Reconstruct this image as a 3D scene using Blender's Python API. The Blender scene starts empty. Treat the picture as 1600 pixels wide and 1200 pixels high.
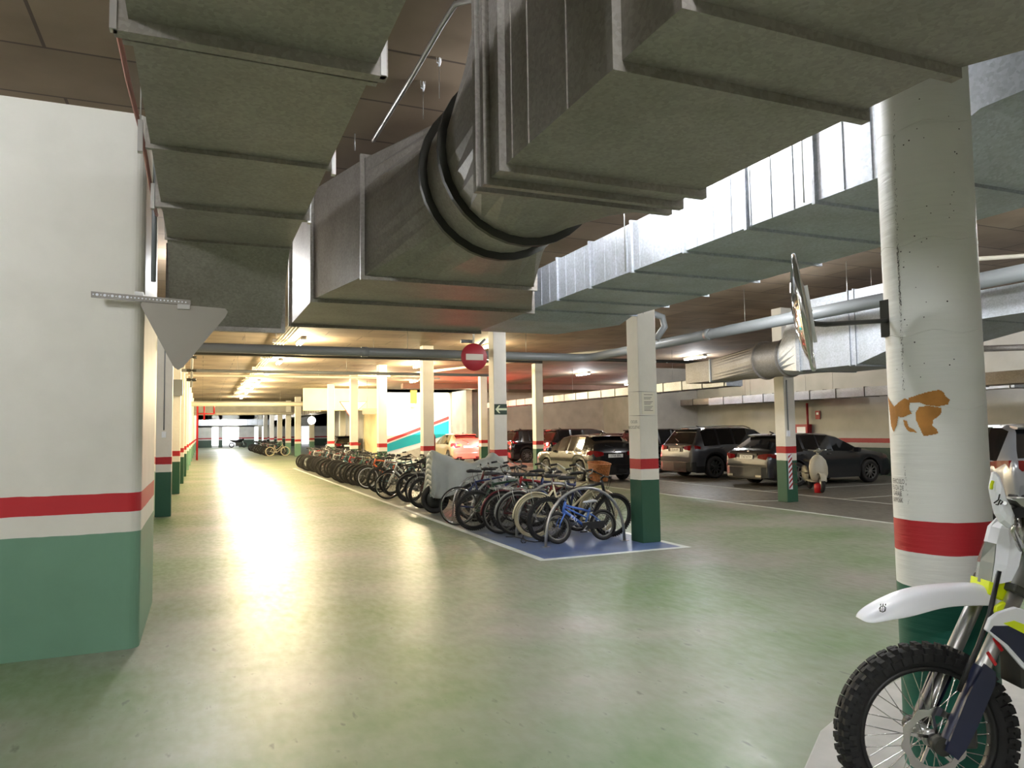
import bpy, math, random
import numpy as np
from mathutils import Vector, Matrix
random.seed(7)
PI = math.pi
C = bpy.context.scene.collection
sc = bpy.context.scene

# ------------------------------------------------------------------ camera
F_PX = 1150.0; EYE = 1.65
_v1 = np.array([316-800, 600-679, -F_PX]); _v2 = np.array([3520-800, 600-631.5, -F_PX])
_Y = _v1/np.linalg.norm(_v1); _X = _v2-_Y*(_v2@_Y); _X /= np.linalg.norm(_X); _Z = np.cross(_X, _Y)
_M = np.stack([_X, _Y, _Z], 1)
cam_data = bpy.data.cameras.new('camera'); cam = bpy.data.objects.new('camera', cam_data); C.objects.link(cam)
cam_data.sensor_width = 36; cam_data.lens = 36*F_PX/1600; cam_data.clip_start = 0.05; cam_data.clip_end = 300
mw = Matrix([[_M[0][0], _M[1][0], _M[2][0], 0], [_M[0][1], _M[1][1], _M[2][1], 0], [_M[0][2], _M[1][2], _M[2][2], EYE], [0, 0, 0, 1]])
cam.matrix_world = mw; sc.camera = cam

def ray(u, v): return _M.T@np.array([u-800, 600-v, -F_PX])
def Q(u, v, x=None, y=None, z=None):          # the place on a wall or floor plane that the eye sees in that direction
    r = ray(u, v); o = np.array([0, 0, EYE])
    t = (z-EYE)/r[2] if z is not None else (x/r[0] if x is not None else y/r[1])
    return Vector(o+t*r)
def QP(u, v, p0, n):
    r = ray(u, v); o = np.array([0, 0, EYE]); t = ((np.array(p0)-o)@n)/(r@n); return Vector(o+t*r)

# ------------------------------------------------------------------ world, sun, exposure
sc.view_settings.view_transform = 'Standard'; sc.view_settings.look = 'None'
sc.view_settings.exposure = 0.36; sc.view_settings.gamma = 1.0; sc.view_settings.use_curve_mapping = False
w = bpy.data.worlds.new('world'); sc.world = w; w.use_nodes = True
w.node_tree.nodes['Background'].inputs[0].default_value = (0.95, 0.97, 1, 1)
w.node_tree.nodes['Background'].inputs[1].default_value = 2.2
sun_d = bpy.data.lights.new('sun', 'SUN'); sun_d.energy = 9.0; sun_d.angle = 0.02; sun_d.color = (1, 0.93, 0.74)
sun = bpy.data.objects.new('sun', sun_d); C.objects.link(sun); sun.location = (12, 30, 20)
sun.rotation_euler = Vector((0.12, 0.75, -0.65)).to_track_quat('-Z', 'Y').to_euler()
LAMP_COOL = (0.95, 0.97, 1.0); LAMP_WARM = (1.0, 0.82, 0.50)
# fixtures: x, y, watts, warm?   (ceiling lamps, some added out of view as fill; built by ceiling_lamp below, each carries its own light)
LAMP_GAIN = (3.4, 4.2)
LAMPS = [(2.5, 21.0, 120, 1), (2.5, 27.2, 150, 1), (2.5, 33.0, 170, 1), (2.5, 38.0, 170, 1), (2.5, 43.0, 170, 1), (2.5, 48.5, 150, 1),
         (2.5, 55, 130, 1), (2.5, 63, 120, 1), (2.5, 72, 220, 0), (2.5, 84, 260, 0), (2.5, 94, 260, 0),
         (7.7, 27.6, 150, 1), (7.7, 34.0, 200, 1), (7.7, 40.5, 220, 1), (7.9, 20.5, 40, 1),
         (3.1, 4.6, 46, 0), (3.1, 6.9, 30, 0), (.1, 11.6, 60, 0), (8.0, 9.5, 55, 0), (8.0, 14.5, 22, 0), (8.0, 4.0, 80, 0),  # the lamp beyond the left duct is added, hidden, to brighten the left pillars
         (0.95, -1.6, 90, 0), (-3.0, -2.0, 90, 0), (4.6, -2.5, 110, 0), (-3.2, 3.2, 60, 0),  # added out of view to light the near wall, pillar and column
         (17.2, 12.5, 40, 0), (16.5, 22.0, 55, 0), (16.2, 30.0, 70, 0), (22.5, 36.0, 90, 0), (14.0, 5.0, 80, 0), (14.0, 39.5, 60, 1), (9.8, 36, 70, 1)]

# ------------------------------------------------------------------ helpers
class MB:
    def __init__(s): s.v = []; s.f = []; s.m = []; s.smooth = []
    def add(s, vs, fs, mi=0, sm=False):
        b = len(s.v); s.v += [tuple(p) for p in vs]
        for f in fs: s.f.append(tuple(b+i for i in f)); s.m.append(mi); s.smooth.append(sm)
        return s
    def box(s, a, b, mi=0):
        x0, y0, z0 = [min(a[i], b[i]) for i in range(3)]; x1, y1, z1 = [max(a[i], b[i]) for i in range(3)]
        return s.add([(x0,y0,z0),(x1,y0,z0),(x1,y1,z0),(x0,y1,z0),(x0,y0,z1),(x1,y0,z1),(x1,y1,z1),(x0,y1,z1)],
                     [(0,3,2,1),(4,5,6,7),(0,1,5,4),(1,2,6,5),(2,3,7,6),(3,0,4,7)], mi)
    def bar(s, p, q, w, h, up=(0,0,1), mi=0):       # rectangular bar from p to q
        p = Vector(p); q = Vector(q); d = (q-p).normalized(); u = Vector(up)
        a = d.cross(u)
        if a.length < 1e-4: a = d.cross(Vector((1,0,0)))
        a.normalize(); b = a.cross(d)
        vs = []
        for c in (p, q):
            for (i, j) in ((-1,-1),(1,-1),(1,1),(-1,1)): vs.append(c+a*i*w/2+b*j*h/2)
        return s.add(vs, [(0,1,2,3)[::-1],(4,5,6,7),(0,1,5,4),(1,2,6,5),(2,3,7,6),(3,0,4,7)], mi)
    def tube(s, pts, r, n=8, mi=0, closed=False, cap=True, flat=1.0):
        pts = [Vector(p) for p in pts]; N = len(pts); rs = r if isinstance(r, (list, tuple)) else [r]*N
        base = len(s.v); prev = None
        for i, p in enumerate(pts):
            if closed: d = pts[(i+1) % N]-pts[i-1]
            else: d = pts[min(i+1, N-1)]-pts[max(i-1, 0)]
            d.normalize()
            if prev is None:
                a = d.cross(Vector((0,0,1)));
                if a.length < 1e-3: a = d.cross(Vector((0,1,0)))
            else: a = prev-d*prev.dot(d)
            a.normalize(); prev = a; b = d.cross(a)
            for k in range(n):
                t = 2*PI*k/n; s.v.append(tuple(p+a*math.cos(t)*rs[i]+b*math.sin(t)*rs[i]*flat))
        R = N if closed else N-1
        for i in range(R):
            for k in range(n):
                j = (i+1) % N
                s.f.append((base+i*n+k, base+i*n+(k+1)%n, base+j*n+(k+1)%n, base+j*n+k)); s.m.append(mi); s.smooth.append(True)
        if cap and not closed:
            s.f.append(tuple(base+k for k in range(n))[::-1]); s.m.append(mi); s.smooth.append(False)
            s.f.append(tuple(base+(N-1)*n+k for k in range(n))); s.m.append(mi); s.smooth.append(False)
        return s
    def lathe(s, prof, axis='z', c=(0,0,0), n=32, mi=0, sm=True, closed=False):   # prof: list of (radius, height)
        base = len(s.v); c = Vector(c)
        for (r, h) in prof:
            for k in range(n):
                t = 2*PI*k/n; a, b = r*math.cos(t), r*math.sin(t)
                s.v.append(tuple(c+Vector({'z': (a,b,h), 'y': (a,h,b), 'x': (h,a,b)}[axis])))
        P = len(prof)
        for i in range(P if closed else P-1):
            j = (i+1) % P
            for k in range(n):
                s.f.append((base+i*n+k, base+i*n+(k+1)%n, base+j*n+(k+1)%n, base+j*n+k)); s.m.append(mi); s.smooth.append(sm)
        return s
    def rings(s, rings, mi=0, sm=False, cap=False, closed=True):
        base = len(s.v); n = len(rings[0])
        for r in rings: s.v += [tuple(p) for p in r]
        for i in range(len(rings)-1):
            for k in range(n if closed else n-1):
                s.f.append((base+i*n+k, base+i*n+(k+1)%n, base+(i+1)*n+(k+1)%n, base+(i+1)*n+k)); s.m.append(mi); s.smooth.append(sm)
        if cap:
            s.f.append(tuple(base+k for k in range(n))[::-1]); s.m.append(mi); s.smooth.append(False)
            s.f.append(tuple(base+(len(rings)-1)*n+k for k in range(n))); s.m.append(mi); s.smooth.append(False)
        return s
    def prism(s, poly, d, mi=0):        # poly: 3D points, extruded by the vector d
        n = len(poly); d = Vector(d); vs = [Vector(p) for p in poly]; vs += [p+d for p in vs]
        return s.add(vs, [tuple(range(n))[::-1], tuple(range(n, 2*n))]+[(i, (i+1)%n, n+(i+1)%n, n+i) for i in range(n)], mi)
    def mesh(s, name):
        me = bpy.data.meshes.new(name); me.from_pydata(s.v, [], s.f)
        me.polygons.foreach_set('material_index', s.m); me.polygons.foreach_set('use_smooth', s.smooth); me.update(); return me
def fix_normals(me):
    import bmesh
    bm = bmesh.new(); bm.from_mesh(me); bmesh.ops.recalc_face_normals(bm, faces=bm.faces); bm.to_mesh(me); bm.free()
def part(name, mb, mats, parent=None, loc=None, rot=None, bevel=0, fix=True):
    me = mb.mesh(name) if isinstance(mb, MB) else mb
    if fix: fix_normals(me)
    o = bpy.data.objects.new(name, me); C.objects.link(o)
    for m in (mats if isinstance(mats, (list, tuple)) else [mats]): me.materials.append(m)
    if parent: o.parent = parent
    if loc: o.location = loc
    if rot: o.rotation_euler = rot
    if bevel:
        md = o.modifiers.new('bevel', 'BEVEL'); md.width = bevel; md.segments = 2; md.limit_method = 'ANGLE'
    return o
def tag(o, label, cat, group=None, kind=None):
    o['label'] = label; o['category'] = cat
    if group: o['group'] = group
    if kind: o['kind'] = kind
    return o
def thing(name, label, cat, loc=(0,0,0), rz=0, group=None, rx=0, ry=0):
    o = bpy.data.objects.new(name, None); C.objects.link(o); o.location = loc; o.rotation_euler = (rx, ry, rz)
    o.empty_display_size = 0.1
    return tag(o, label, cat, group)
def struct(name, mb, mats, fix=True, bevel=0):
    o = part(name, mb, mats, fix=fix, bevel=bevel); o['kind'] = 'structure'; return o
def dup(o, parent=None, swap=None):
    c = o.copy(); C.objects.link(c); c.parent = parent
    if swap and c.type == 'MESH':
        for i, m in enumerate(c.data.materials):
            if m and m.name in swap:
                c.material_slots[i].link = 'OBJECT'; c.material_slots[i].material = swap[m.name]
    for ch in o.children: dup(ch, c, swap)
    return c

# ------------------------------------------------------------------ materials
def s2l(c): return tuple((x/12.92 if x <= 0.04045 else ((x+0.055)/1.055)**2.4) for x in [v/255 for v in c])+(1,)
def mat(name, rgb, rough=0.5, metal=0.0, emit=None, es=0, alpha=1, coat=0, trans=0, noise=None, bump=None, spec=None):
    m = bpy.data.materials.new(name); m.use_nodes = True; nt = m.node_tree; b = nt.nodes['Principled BSDF']
    col = s2l(rgb); b.inputs['Base Color'].default_value = col; b.inputs['Roughness'].default_value = rough; b.inputs['Metallic'].default_value = metal
    if emit: b.inputs['Emission Color'].default_value = s2l(emit); b.inputs['Emission Strength'].default_value = es
    if coat: b.inputs['Coat Weight'].default_value = coat; b.inputs['Coat Roughness'].default_value = 0.05
    if trans: b.inputs['Transmission Weight'].default_value = trans
    if alpha < 1: b.inputs['Alpha'].default_value = alpha
    if spec is not None: b.inputs['Specular IOR Level'].default_value = spec
    if noise or bump:
        tc = nt.nodes.new('ShaderNodeTexCoord'); n = nt.nodes.new('ShaderNodeTexNoise')
        n.inputs['Scale'].default_value = (noise or bump)[0]; n.inputs['Detail'].default_value = 6
        nt.links.new(tc.outputs['Object'], n.inputs['Vector'])
        if noise:
            r = nt.nodes.new('ShaderNodeValToRGB'); k = noise[1]
            r.color_ramp.elements[0].position = 0.3; r.color_ramp.elements[1].position = 0.7
            r.color_ramp.elements[0].color = tuple(c*(1-k) for c in col[:3])+(1,); r.color_ramp.elements[1].color = tuple(min(1, c*(1+k)) for c in col[:3])+(1,)
            nt.links.new(n.outputs['Fac'], r.inputs['Fac']); nt.links.new(r.outputs['Color'], b.inputs['Base Color'])
        if bump:
            bp = nt.nodes.new('ShaderNodeBump'); bp.inputs['Strength'].default_value = bump[1]; bp.inputs['Distance'].default_value = 0.02
            nt.links.new(n.outputs['Fac'], bp.inputs['Height']); nt.links.new(bp.outputs['Normal'], b.inputs['Normal'])
    return m
def striped_paint(name, white, red, green, zg=0.90, zw=1.05, zr=1.20, rough=0.55, bump=0.15, scale=3.0, dirt=0.25, rings=False):
    """painted masonry: green dado, white line, red line, white above, with stains of its own"""
    m = bpy.data.materials.new(name); m.use_nodes = True; nt = m.node_tree; b = nt.nodes['Principled BSDF']; L = nt.links.new
    g = nt.nodes.new('ShaderNodeNewGeometry'); sp = nt.nodes.new('ShaderNodeSeparateXYZ'); L(g.outputs['Position'], sp.inputs[0])
    nz = nt.nodes.new('ShaderNodeTexNoise'); nz.inputs['Scale'].default_value = 6; L(g.outputs['Position'], nz.inputs['Vector'])
    wob = nt.nodes.new('ShaderNodeMath'); wob.operation = 'MULTIPLY_ADD'; L(nz.outputs['Fac'], wob.inputs[0]); wob.inputs[1].default_value = 0.012; L(sp.outputs['Z'], wob.inputs[2])
    mr = nt.nodes.new('ShaderNodeMapRange'); mr.inputs['From Max'].default_value = 2.0; L(wob.outputs[0], mr.inputs['Value'])
    r = nt.nodes.new('ShaderNodeValToRGB'); r.color_ramp.interpolation = 'CONSTANT'; e = r.color_ramp.elements
    e[0].position = 0; e[0].color = s2l(green); e[1].position = (zg+.006)/2; e[1].color = s2l(white)
    k = e.new((zw+.006)/2); k.color = s2l(red); k = e.new((zr+.006)/2); k.color = s2l(white)
    L(mr.outputs[0], r.inputs['Fac'])
    n2 = nt.nodes.new('ShaderNodeTexNoise'); n2.inputs['Scale'].default_value = scale; n2.inputs['Detail'].default_value = 8; L(g.outputs['Position'], n2.inputs['Vector'])
    r2 = nt.nodes.new('ShaderNodeValToRGB'); r2.color_ramp.elements[0].position = 0.25; r2.color_ramp.elements[1].position = 0.6
    r2.color_ramp.elements[0].color = (1-dirt, 1-dirt, 1-dirt*1.1, 1); r2.color_ramp.elements[1].color = (1, 1, 1, 1); L(n2.outputs['Fac'], r2.inputs['Fac'])
    mx = nt.nodes.new('ShaderNodeMix'); mx.data_type = 'RGBA'; mx.blend_type = 'MULTIPLY'; mx.inputs['Factor'].default_value = 1
    L(r.outputs['Color'], mx.inputs['A']); L(r2.outputs['Color'], mx.inputs['B']); L(mx.outputs['Result'], b.inputs['Base Color'])
    b.inputs['Roughness'].default_value = rough
    bp = nt.nodes.new('ShaderNodeBump'); bp.inputs['Strength'].default_value = bump; bp.inputs['Distance'].default_value = 0.02
    n3 = nt.nodes.new('ShaderNodeTexNoise'); n3.inputs['Scale'].default_value = 14; n3.inputs['Detail'].default_value = 8
    if rings:   # the shuttering left level, slightly wavy ridges
        mp = nt.nodes.new('ShaderNodeMapping'); mp.inputs['Scale'].default_value = (1.2, 1.2, 14); L(g.outputs['Position'], mp.inputs['Vector']); L(mp.outputs['Vector'], n3.inputs['Vector']); n3.inputs['Scale'].default_value = 2.2
    else: L(g.outputs['Position'], n3.inputs['Vector'])
    L(n3.outputs['Fac'], bp.inputs['Height']); L(bp.outputs['Normal'], b.inputs['Normal'])
    return m
def galvanised(name, rgb, rough=0.42, metal=0.65):
    m = bpy.data.materials.new(name); m.use_nodes = True; nt = m.node_tree; b = nt.nodes['Principled BSDF']; L = nt.links.new
    g = nt.nodes.new('ShaderNodeNewGeometry'); v = nt.nodes.new('ShaderNodeTexVoronoi'); v.inputs['Scale'].default_value = 55; L(g.outputs['Position'], v.inputs['Vector'])
    n = nt.nodes.new('ShaderNodeTexNoise'); n.inputs['Scale'].default_value = 2.5; n.inputs['Detail'].default_value = 6; L(g.outputs['Position'], n.inputs['Vector'])
    c = s2l(rgb); r = nt.nodes.new('ShaderNodeValToRGB'); r.color_ramp.elements[0].color = tuple(x*.82 for x in c[:3])+(1,); r.color_ramp.elements[1].color = tuple(min(1, x*1.14) for x in c[:3])+(1,)
    L(v.outputs['Color'], r.inputs['Fac'])
    r2 = nt.nodes.new('ShaderNodeValToRGB'); r2.color_ramp.elements[0].position = .3; r2.color_ramp.elements[0].color = (.8, .8, .77, 1); r2.color_ramp.elements[1].position = .65; r2.color_ramp.elements[1].color = (1, 1, 1, 1); L(n.outputs['Fac'], r2.inputs['Fac'])
    mx = nt.nodes.new('ShaderNodeMix'); mx.data_type = 'RGBA'; mx.blend_type = 'MULTIPLY'; mx.inputs['Factor'].default_value = 1
    L(r.outputs['Color'], mx.inputs['A']); L(r2.outputs['Color'], mx.inputs['B']); L(mx.outputs['Result'], b.inputs['Base Color'])
    b.inputs['Metallic'].default_value = metal; b.inputs['Roughness'].default_value = rough
    return m

M = {}
WHITE = (232, 228, 218); RED = (178, 26, 34); GREEN = (58, 112, 88)
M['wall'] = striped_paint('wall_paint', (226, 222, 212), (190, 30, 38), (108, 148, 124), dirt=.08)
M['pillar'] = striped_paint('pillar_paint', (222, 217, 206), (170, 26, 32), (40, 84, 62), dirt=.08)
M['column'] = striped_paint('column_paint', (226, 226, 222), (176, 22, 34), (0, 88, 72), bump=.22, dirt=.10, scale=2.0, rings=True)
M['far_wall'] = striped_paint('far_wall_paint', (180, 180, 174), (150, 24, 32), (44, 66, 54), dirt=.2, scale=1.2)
M['grey_wall'] = mat('unpainted_wall', (190, 186, 178), .85, noise=(1.3, .15))
M['galv'] = galvanised('galvanised_sheet', (156, 150, 144), .52, .3)
M['galv_lit'] = galvanised('galvanised_sheet_lit', (184, 190, 200), .46, .3)  # paler, bluer copy of the sheet: brightness of the lit side put into the colour
M['steel'] = mat('zinc_steel', (190, 190, 186), .35, .9)
M['dark_steel'] = mat('dark_steel', (70, 70, 66), .5, .7)
M['pvc'] = mat('grey_pvc', (122, 126, 128), .4)
M['white_pipe'] = mat('pale_pipe', (214, 208, 190), .5)
M['rubber'] = mat('black_rubber', (22, 22, 23), .75)
M['tyre'] = mat('tyre_rubber', (34, 32, 31), .8)
M['black'] = mat('black_plastic', (20, 20, 22), .45)
M['black_gloss'] = mat('black_gloss_plastic', (14, 14, 16), .18)
M['chrome'] = mat('chrome', (210, 210, 210), .18, 1.0)
M['alu'] = mat('aluminium', (176, 176, 174), .35, .9)
M['white_plastic'] = mat('white_plastic', (238, 240, 246), .25)
M['neon'] = mat('fluorescent_yellow_plastic', (216, 232, 20), .35)
M['navy'] = mat('navy_plastic', (26, 32, 58), .4)
M['red_plastic'] = mat('red_plastic', (190, 24, 30), .4)
M['glass'] = mat('tinted_glass', (18, 20, 22), .06, spec=.7)
M['lens'] = mat('clear_lens', (205, 210, 204), .08, .2, trans=.5)
M['tail'] = mat('tail_lamp_red', (96, 4, 10), .15, coat=.6, emit=(255, 20, 20), es=.02)
M['tail_on'] = mat('tail_lamp_lit', (255, 30, 30), .2, emit=(255, 20, 26), es=7)
M['tail_core'] = mat('tail_lamp_lit_core', (255, 180, 60), .2, emit=(255, 150, 40), es=10)
M['plate'] = mat('number_plate', (236, 236, 230), .4)
M['ink'] = mat('black_ink', (24, 24, 26), .6)
M['tube'] = mat('lit_tube', (255, 255, 255), .3, emit=(240, 248, 255), es=14)
M['tube_warm'] = mat('lit_tube_warm', (255, 245, 220), .3, emit=(255, 240, 205), es=14)
M['lamp_body'] = mat('lamp_body', (215, 216, 212), .5)
M['dull_rim'] = mat('dull_rim', (120, 118, 112), .45, .5); M['spoke'] = mat('dull_spoke', (110, 108, 104), .5, .6); M['rim_dark'] = mat('dark_rim', (58, 57, 56), .45, .4)
M['wicker'] = mat('wicker', (168, 104, 52), .7, noise=(40, .35), bump=(60, .6))
M['tarp'] = mat('grey_tarpaulin', (150, 154, 148), .6, noise=(2.5, .12))
M['paper'] = mat('paper', (226, 219, 202), .7)
M['sign_red'] = mat('sign_red', (158, 30, 42), .45)
M['sign_back'] = mat('bare_sign_metal', (158, 152, 142), .5, .35)
M['sign_green'] = mat('sign_green', (38, 58, 42), .5)
M['sign_glow'] = mat('sign_cream', (226, 232, 198), .5)
M['kerb'] = mat('grey_concrete', (176, 174, 168), .8, noise=(5, .1), bump=(20, .2))
M['tan'] = mat('scraped_tan_plaster', (176, 122, 58), .85, noise=(9, .25), bump=(30, .5))
M['blue_paint'] = mat('blue_floor_paint', (82, 102, 146), .35, noise=(3, .16))
M['line'] = mat('white_floor_paint', (206, 212, 206), .4, noise=(8, .12))
M['orange'] = mat('orange_plastic', (206, 98, 34), .5)
M['cyan'] = mat('turquoise_paint', (20, 168, 178), .6)
M['ramp_white'] = mat('ramp_white_paint', (246, 244, 234), .6)
M['ceil_dark'] = mat('dark_beam', (96, 74, 62), .8, noise=(2, .15))
M['mirror_back'] = mat('mirror_back', (196, 184, 160), .4, .4)
M['mirror'] = mat('mirror_glass', (225, 225, 225), .04, 1.0)

def floor_material():
    m = bpy.data.materials.new('painted_concrete_floor'); m.use_nodes = True; nt = m.node_tree; b = nt.nodes['Principled BSDF']; L = nt.links.new
    g = nt.nodes.new('ShaderNodeNewGeometry'); sp = nt.nodes.new('ShaderNodeSeparateXYZ'); L(g.outputs['Position'], sp.inputs[0])
    n = nt.nodes.new('ShaderNodeTexNoise'); n.inputs['Scale'].default_value = .55; n.inputs['Detail'].default_value = 7; n.inputs['Roughness'].default_value = .6; L(g.outputs['Position'], n.inputs['Vector'])
    r = nt.nodes.new('ShaderNodeValToRGB'); e = r.color_ramp.elements
    e[0].position = .32; e[0].color = s2l((94, 120, 74)); e[1].position = .66; e[1].color = s2l((146, 142, 132)); k = e.new(.5); k.color = s2l((122, 132, 108))
    L(n.outputs['Fac'], r.inputs['Fac'])
    st = nt.nodes.new('ShaderNodeMath'); st.operation = 'GREATER_THAN'; st.inputs[1].default_value = 10.62; L(sp.outputs['X'], st.inputs[0])
    mx = nt.nodes.new('ShaderNodeMix'); mx.data_type = 'RGBA'; L(st.outputs[0], mx.inputs['Factor']); L(r.outputs['Color'], mx.inputs['A'])
    n4 = nt.nodes.new('ShaderNodeTexNoise'); n4.inputs['Scale'].default_value = 1.5; L(g.outputs['Position'], n4.inputs['Vector'])
    r4 = nt.nodes.new('ShaderNodeValToRGB'); r4.color_ramp.elements[0].color = s2l((92, 90, 82)); r4.color_ramp.elements[1].color = s2l((122, 118, 108)); L(n4.outputs['Fac'], r4.inputs['Fac'])
    L(r4.outputs['Color'], mx.inputs['B'])
    # tyre scuffs: thin dark flecks
    mp = nt.nodes.new('ShaderNodeMapping'); mp.inputs['Scale'].default_value = (5, 2.0, 1); mp.inputs['Rotation'].default_value = (0, 0, .5); L(g.outputs['Position'], mp.inputs['Vector'])
    n2 = nt.nodes.new('ShaderNodeTexNoise'); n2.inputs['Scale'].default_value = 3; n2.inputs['Detail'].default_value = 10; L(mp.outputs[0], n2.inputs['Vector'])
    r2 = nt.nodes.new('ShaderNodeValToRGB'); r2.color_ramp.elements[0].position = .27; r2.color_ramp.elements[0].color = (.45, .45, .42, 1); r2.color_ramp.elements[1].position = .36; r2.color_ramp.elements[1].color = (1, 1, 1, 1); L(n2.outputs['Fac'], r2.inputs['Fac'])
    m2 = nt.nodes.new('ShaderNodeMix'); m2.data_type = 'RGBA'; m2.blend_type = 'MULTIPLY'; m2.inputs['Factor'].default_value = 1; L(mx.outputs['Result'], m2.inputs['A']); L(r2.outputs['Color'], m2.inputs['B'])
    L(m2.outputs['Result'], b.inputs['Base Color'])
    rr = nt.nodes.new('ShaderNodeMapRange'); rr.inputs['To Min'].default_value = .20; rr.inputs['To Max'].default_value = .62; L(n2.outputs['Fac'], rr.inputs['Value']); L(rr.outputs[0], b.inputs['Roughness'])
    b.inputs['Specular IOR Level'].default_value = .36
    n3 = nt.nodes.new('ShaderNodeTexNoise'); n3.inputs['Scale'].default_value = 3.2; n3.inputs['Detail'].default_value = 9; n3.inputs['Roughness'].default_value = .62; L(g.outputs['Position'], n3.inputs['Vector'])
    bp = nt.nodes.new('ShaderNodeBump'); bp.inputs['Strength'].default_value = .30; bp.inputs['Distance'].default_value = .006; L(n3.outputs['Fac'], bp.inputs['Height']); L(bp.outputs['Normal'], b.inputs['Normal'])
    return m
def ceiling_material():
    m = bpy.data.materials.new('board_marked_concrete'); m.use_nodes = True; nt = m.node_tree; b = nt.nodes['Principled BSDF']; L = nt.links.new
    g = nt.nodes.new('ShaderNodeNewGeometry')
    br = nt.nodes.new('ShaderNodeTexBrick'); br.offset = .5; br.inputs['Scale'].default_value = 1; br.inputs['Mortar Size'].default_value = .012; br.inputs['Brick Width'].default_value = 2.0; br.inputs['Row Height'].default_value = .8
    br.inputs['Color1'].default_value = s2l((132, 114, 94)); br.inputs['Color2'].default_value = s2l((150, 132, 110)); br.inputs['Mortar'].default_value = s2l((88, 74, 62))
    L(g.outputs['Position'], br.inputs['Vector'])
    n = nt.nodes.new('ShaderNodeTexNoise'); n.inputs['Scale'].default_value = 1.1; n.inputs['Detail'].default_value = 8; L(g.outputs['Position'], n.inputs['Vector'])
    r = nt.nodes.new('ShaderNodeValToRGB'); r.color_ramp.elements[0].position = .3; r.color_ramp.elements[0].color = (.62, .58, .52, 1); r.color_ramp.elements[1].position = .7; r.color_ramp.elements[1].color = (1, 1, 1, 1); L(n.outputs['Fac'], r.inputs['Fac'])
    mx = nt.nodes.new('ShaderNodeMix'); mx.data_type = 'RGBA'; mx.blend_type = 'MULTIPLY'; mx.inputs['Factor'].default_value = 1; L(br.outputs['Color'], mx.inputs['A']); L(r.outputs['Color'], mx.inputs['B'])
    L(mx.outputs['Result'], b.inputs['Base Color']); b.inputs['Roughness'].default_value = .8
    return m
def wear_blue():
    m = M['blue_paint']; nt = m.node_tree; b = nt.nodes['Principled BSDF']; L = nt.links.new; src = b.inputs['Base Color'].links[0].from_socket
    g = nt.nodes.new('ShaderNodeNewGeometry'); sp = nt.nodes.new('ShaderNodeSeparateXYZ'); L(g.outputs['Position'], sp.inputs[0])
    n = nt.nodes.new('ShaderNodeTexNoise'); n.inputs['Scale'].default_value = 2.2; n.inputs['Detail'].default_value = 8; L(g.outputs['Position'], n.inputs['Vector'])
    a = nt.nodes.new('ShaderNodeMapRange'); a.inputs['From Min'].default_value = 9.0; a.inputs['From Max'].default_value = 12.5; L(sp.outputs['Y'], a.inputs['Value'])
    ad = nt.nodes.new('ShaderNodeMath'); ad.operation = 'MULTIPLY_ADD'; ad.inputs[1].default_value = 1.2; ad.inputs[2].default_value = -.62; L(n.outputs['Fac'], ad.inputs[0])
    su = nt.nodes.new('ShaderNodeMath'); su.operation = 'ADD'; su.use_clamp = True; L(ad.outputs[0], su.inputs[0]); L(a.outputs[0], su.inputs[1])
    mx = nt.nodes.new('ShaderNodeMix'); mx.data_type = 'RGBA'; L(su.outputs[0], mx.inputs['Factor']); L(src, mx.inputs['A']); mx.inputs['B'].default_value = s2l((116, 118, 106)); L(mx.outputs['Result'], b.inputs['Base Color'])
wear_blue()
M['floor'] = floor_material(); M['ceiling'] = ceiling_material()

# ------------------------------------------------------------------ setting
CZ = 4.25
struct('floor', MB().box((-9, -10, -.2), (38, 118, 0)), M['floor'])
cm = MB(); X0, X1, Y0, Y1 = 10.0, 15.5, 44.4, 48.0       # the opening over the ramp
cm.box((-9, -10, CZ), (38, Y0, CZ+.3)); cm.box((-9, Y0, CZ), (X0, Y1, CZ+.3)); cm.box((X1, Y0, CZ), (38, Y1, CZ+.3)); cm.box((-9, Y1, CZ), (38, 118, CZ+.3))
struct('ceiling', cm, M['ceiling'])
# stub wall at the left, with its rounded arris
wl = MB(); prof = [(-9, 6.52)]
for k in range(7): a = -PI/2+PI/2*k/6; prof.append((-.53+.09*math.cos(a), 6.61+.09*math.sin(a)))
prof += [(-.44, 8.25), (-9, 8.25)]
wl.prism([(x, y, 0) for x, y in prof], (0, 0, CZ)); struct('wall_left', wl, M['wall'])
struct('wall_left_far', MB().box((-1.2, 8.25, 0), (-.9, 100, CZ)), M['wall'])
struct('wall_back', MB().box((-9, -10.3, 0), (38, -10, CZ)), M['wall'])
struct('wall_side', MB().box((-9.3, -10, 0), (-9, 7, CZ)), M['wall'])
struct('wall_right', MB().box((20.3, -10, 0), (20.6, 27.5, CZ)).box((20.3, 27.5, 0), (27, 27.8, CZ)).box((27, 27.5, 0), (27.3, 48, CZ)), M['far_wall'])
struct('wall_far', MB().box((15.9, 47, 0), (27, 47.3, CZ)).box((15.5, 44.4, 0), (15.9, 47.3, CZ)), M['grey_wall'])
struct('trim_1', MB().box((9.9, 38.6, CZ-.28), (27, 39.0, CZ)), M['ceil_dark'])       # downstand beam
struct('trim_2', MB().box((18.1, 27.0, 0), (20.3, 27.4, CZ)), M['grey_wall'])
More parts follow.
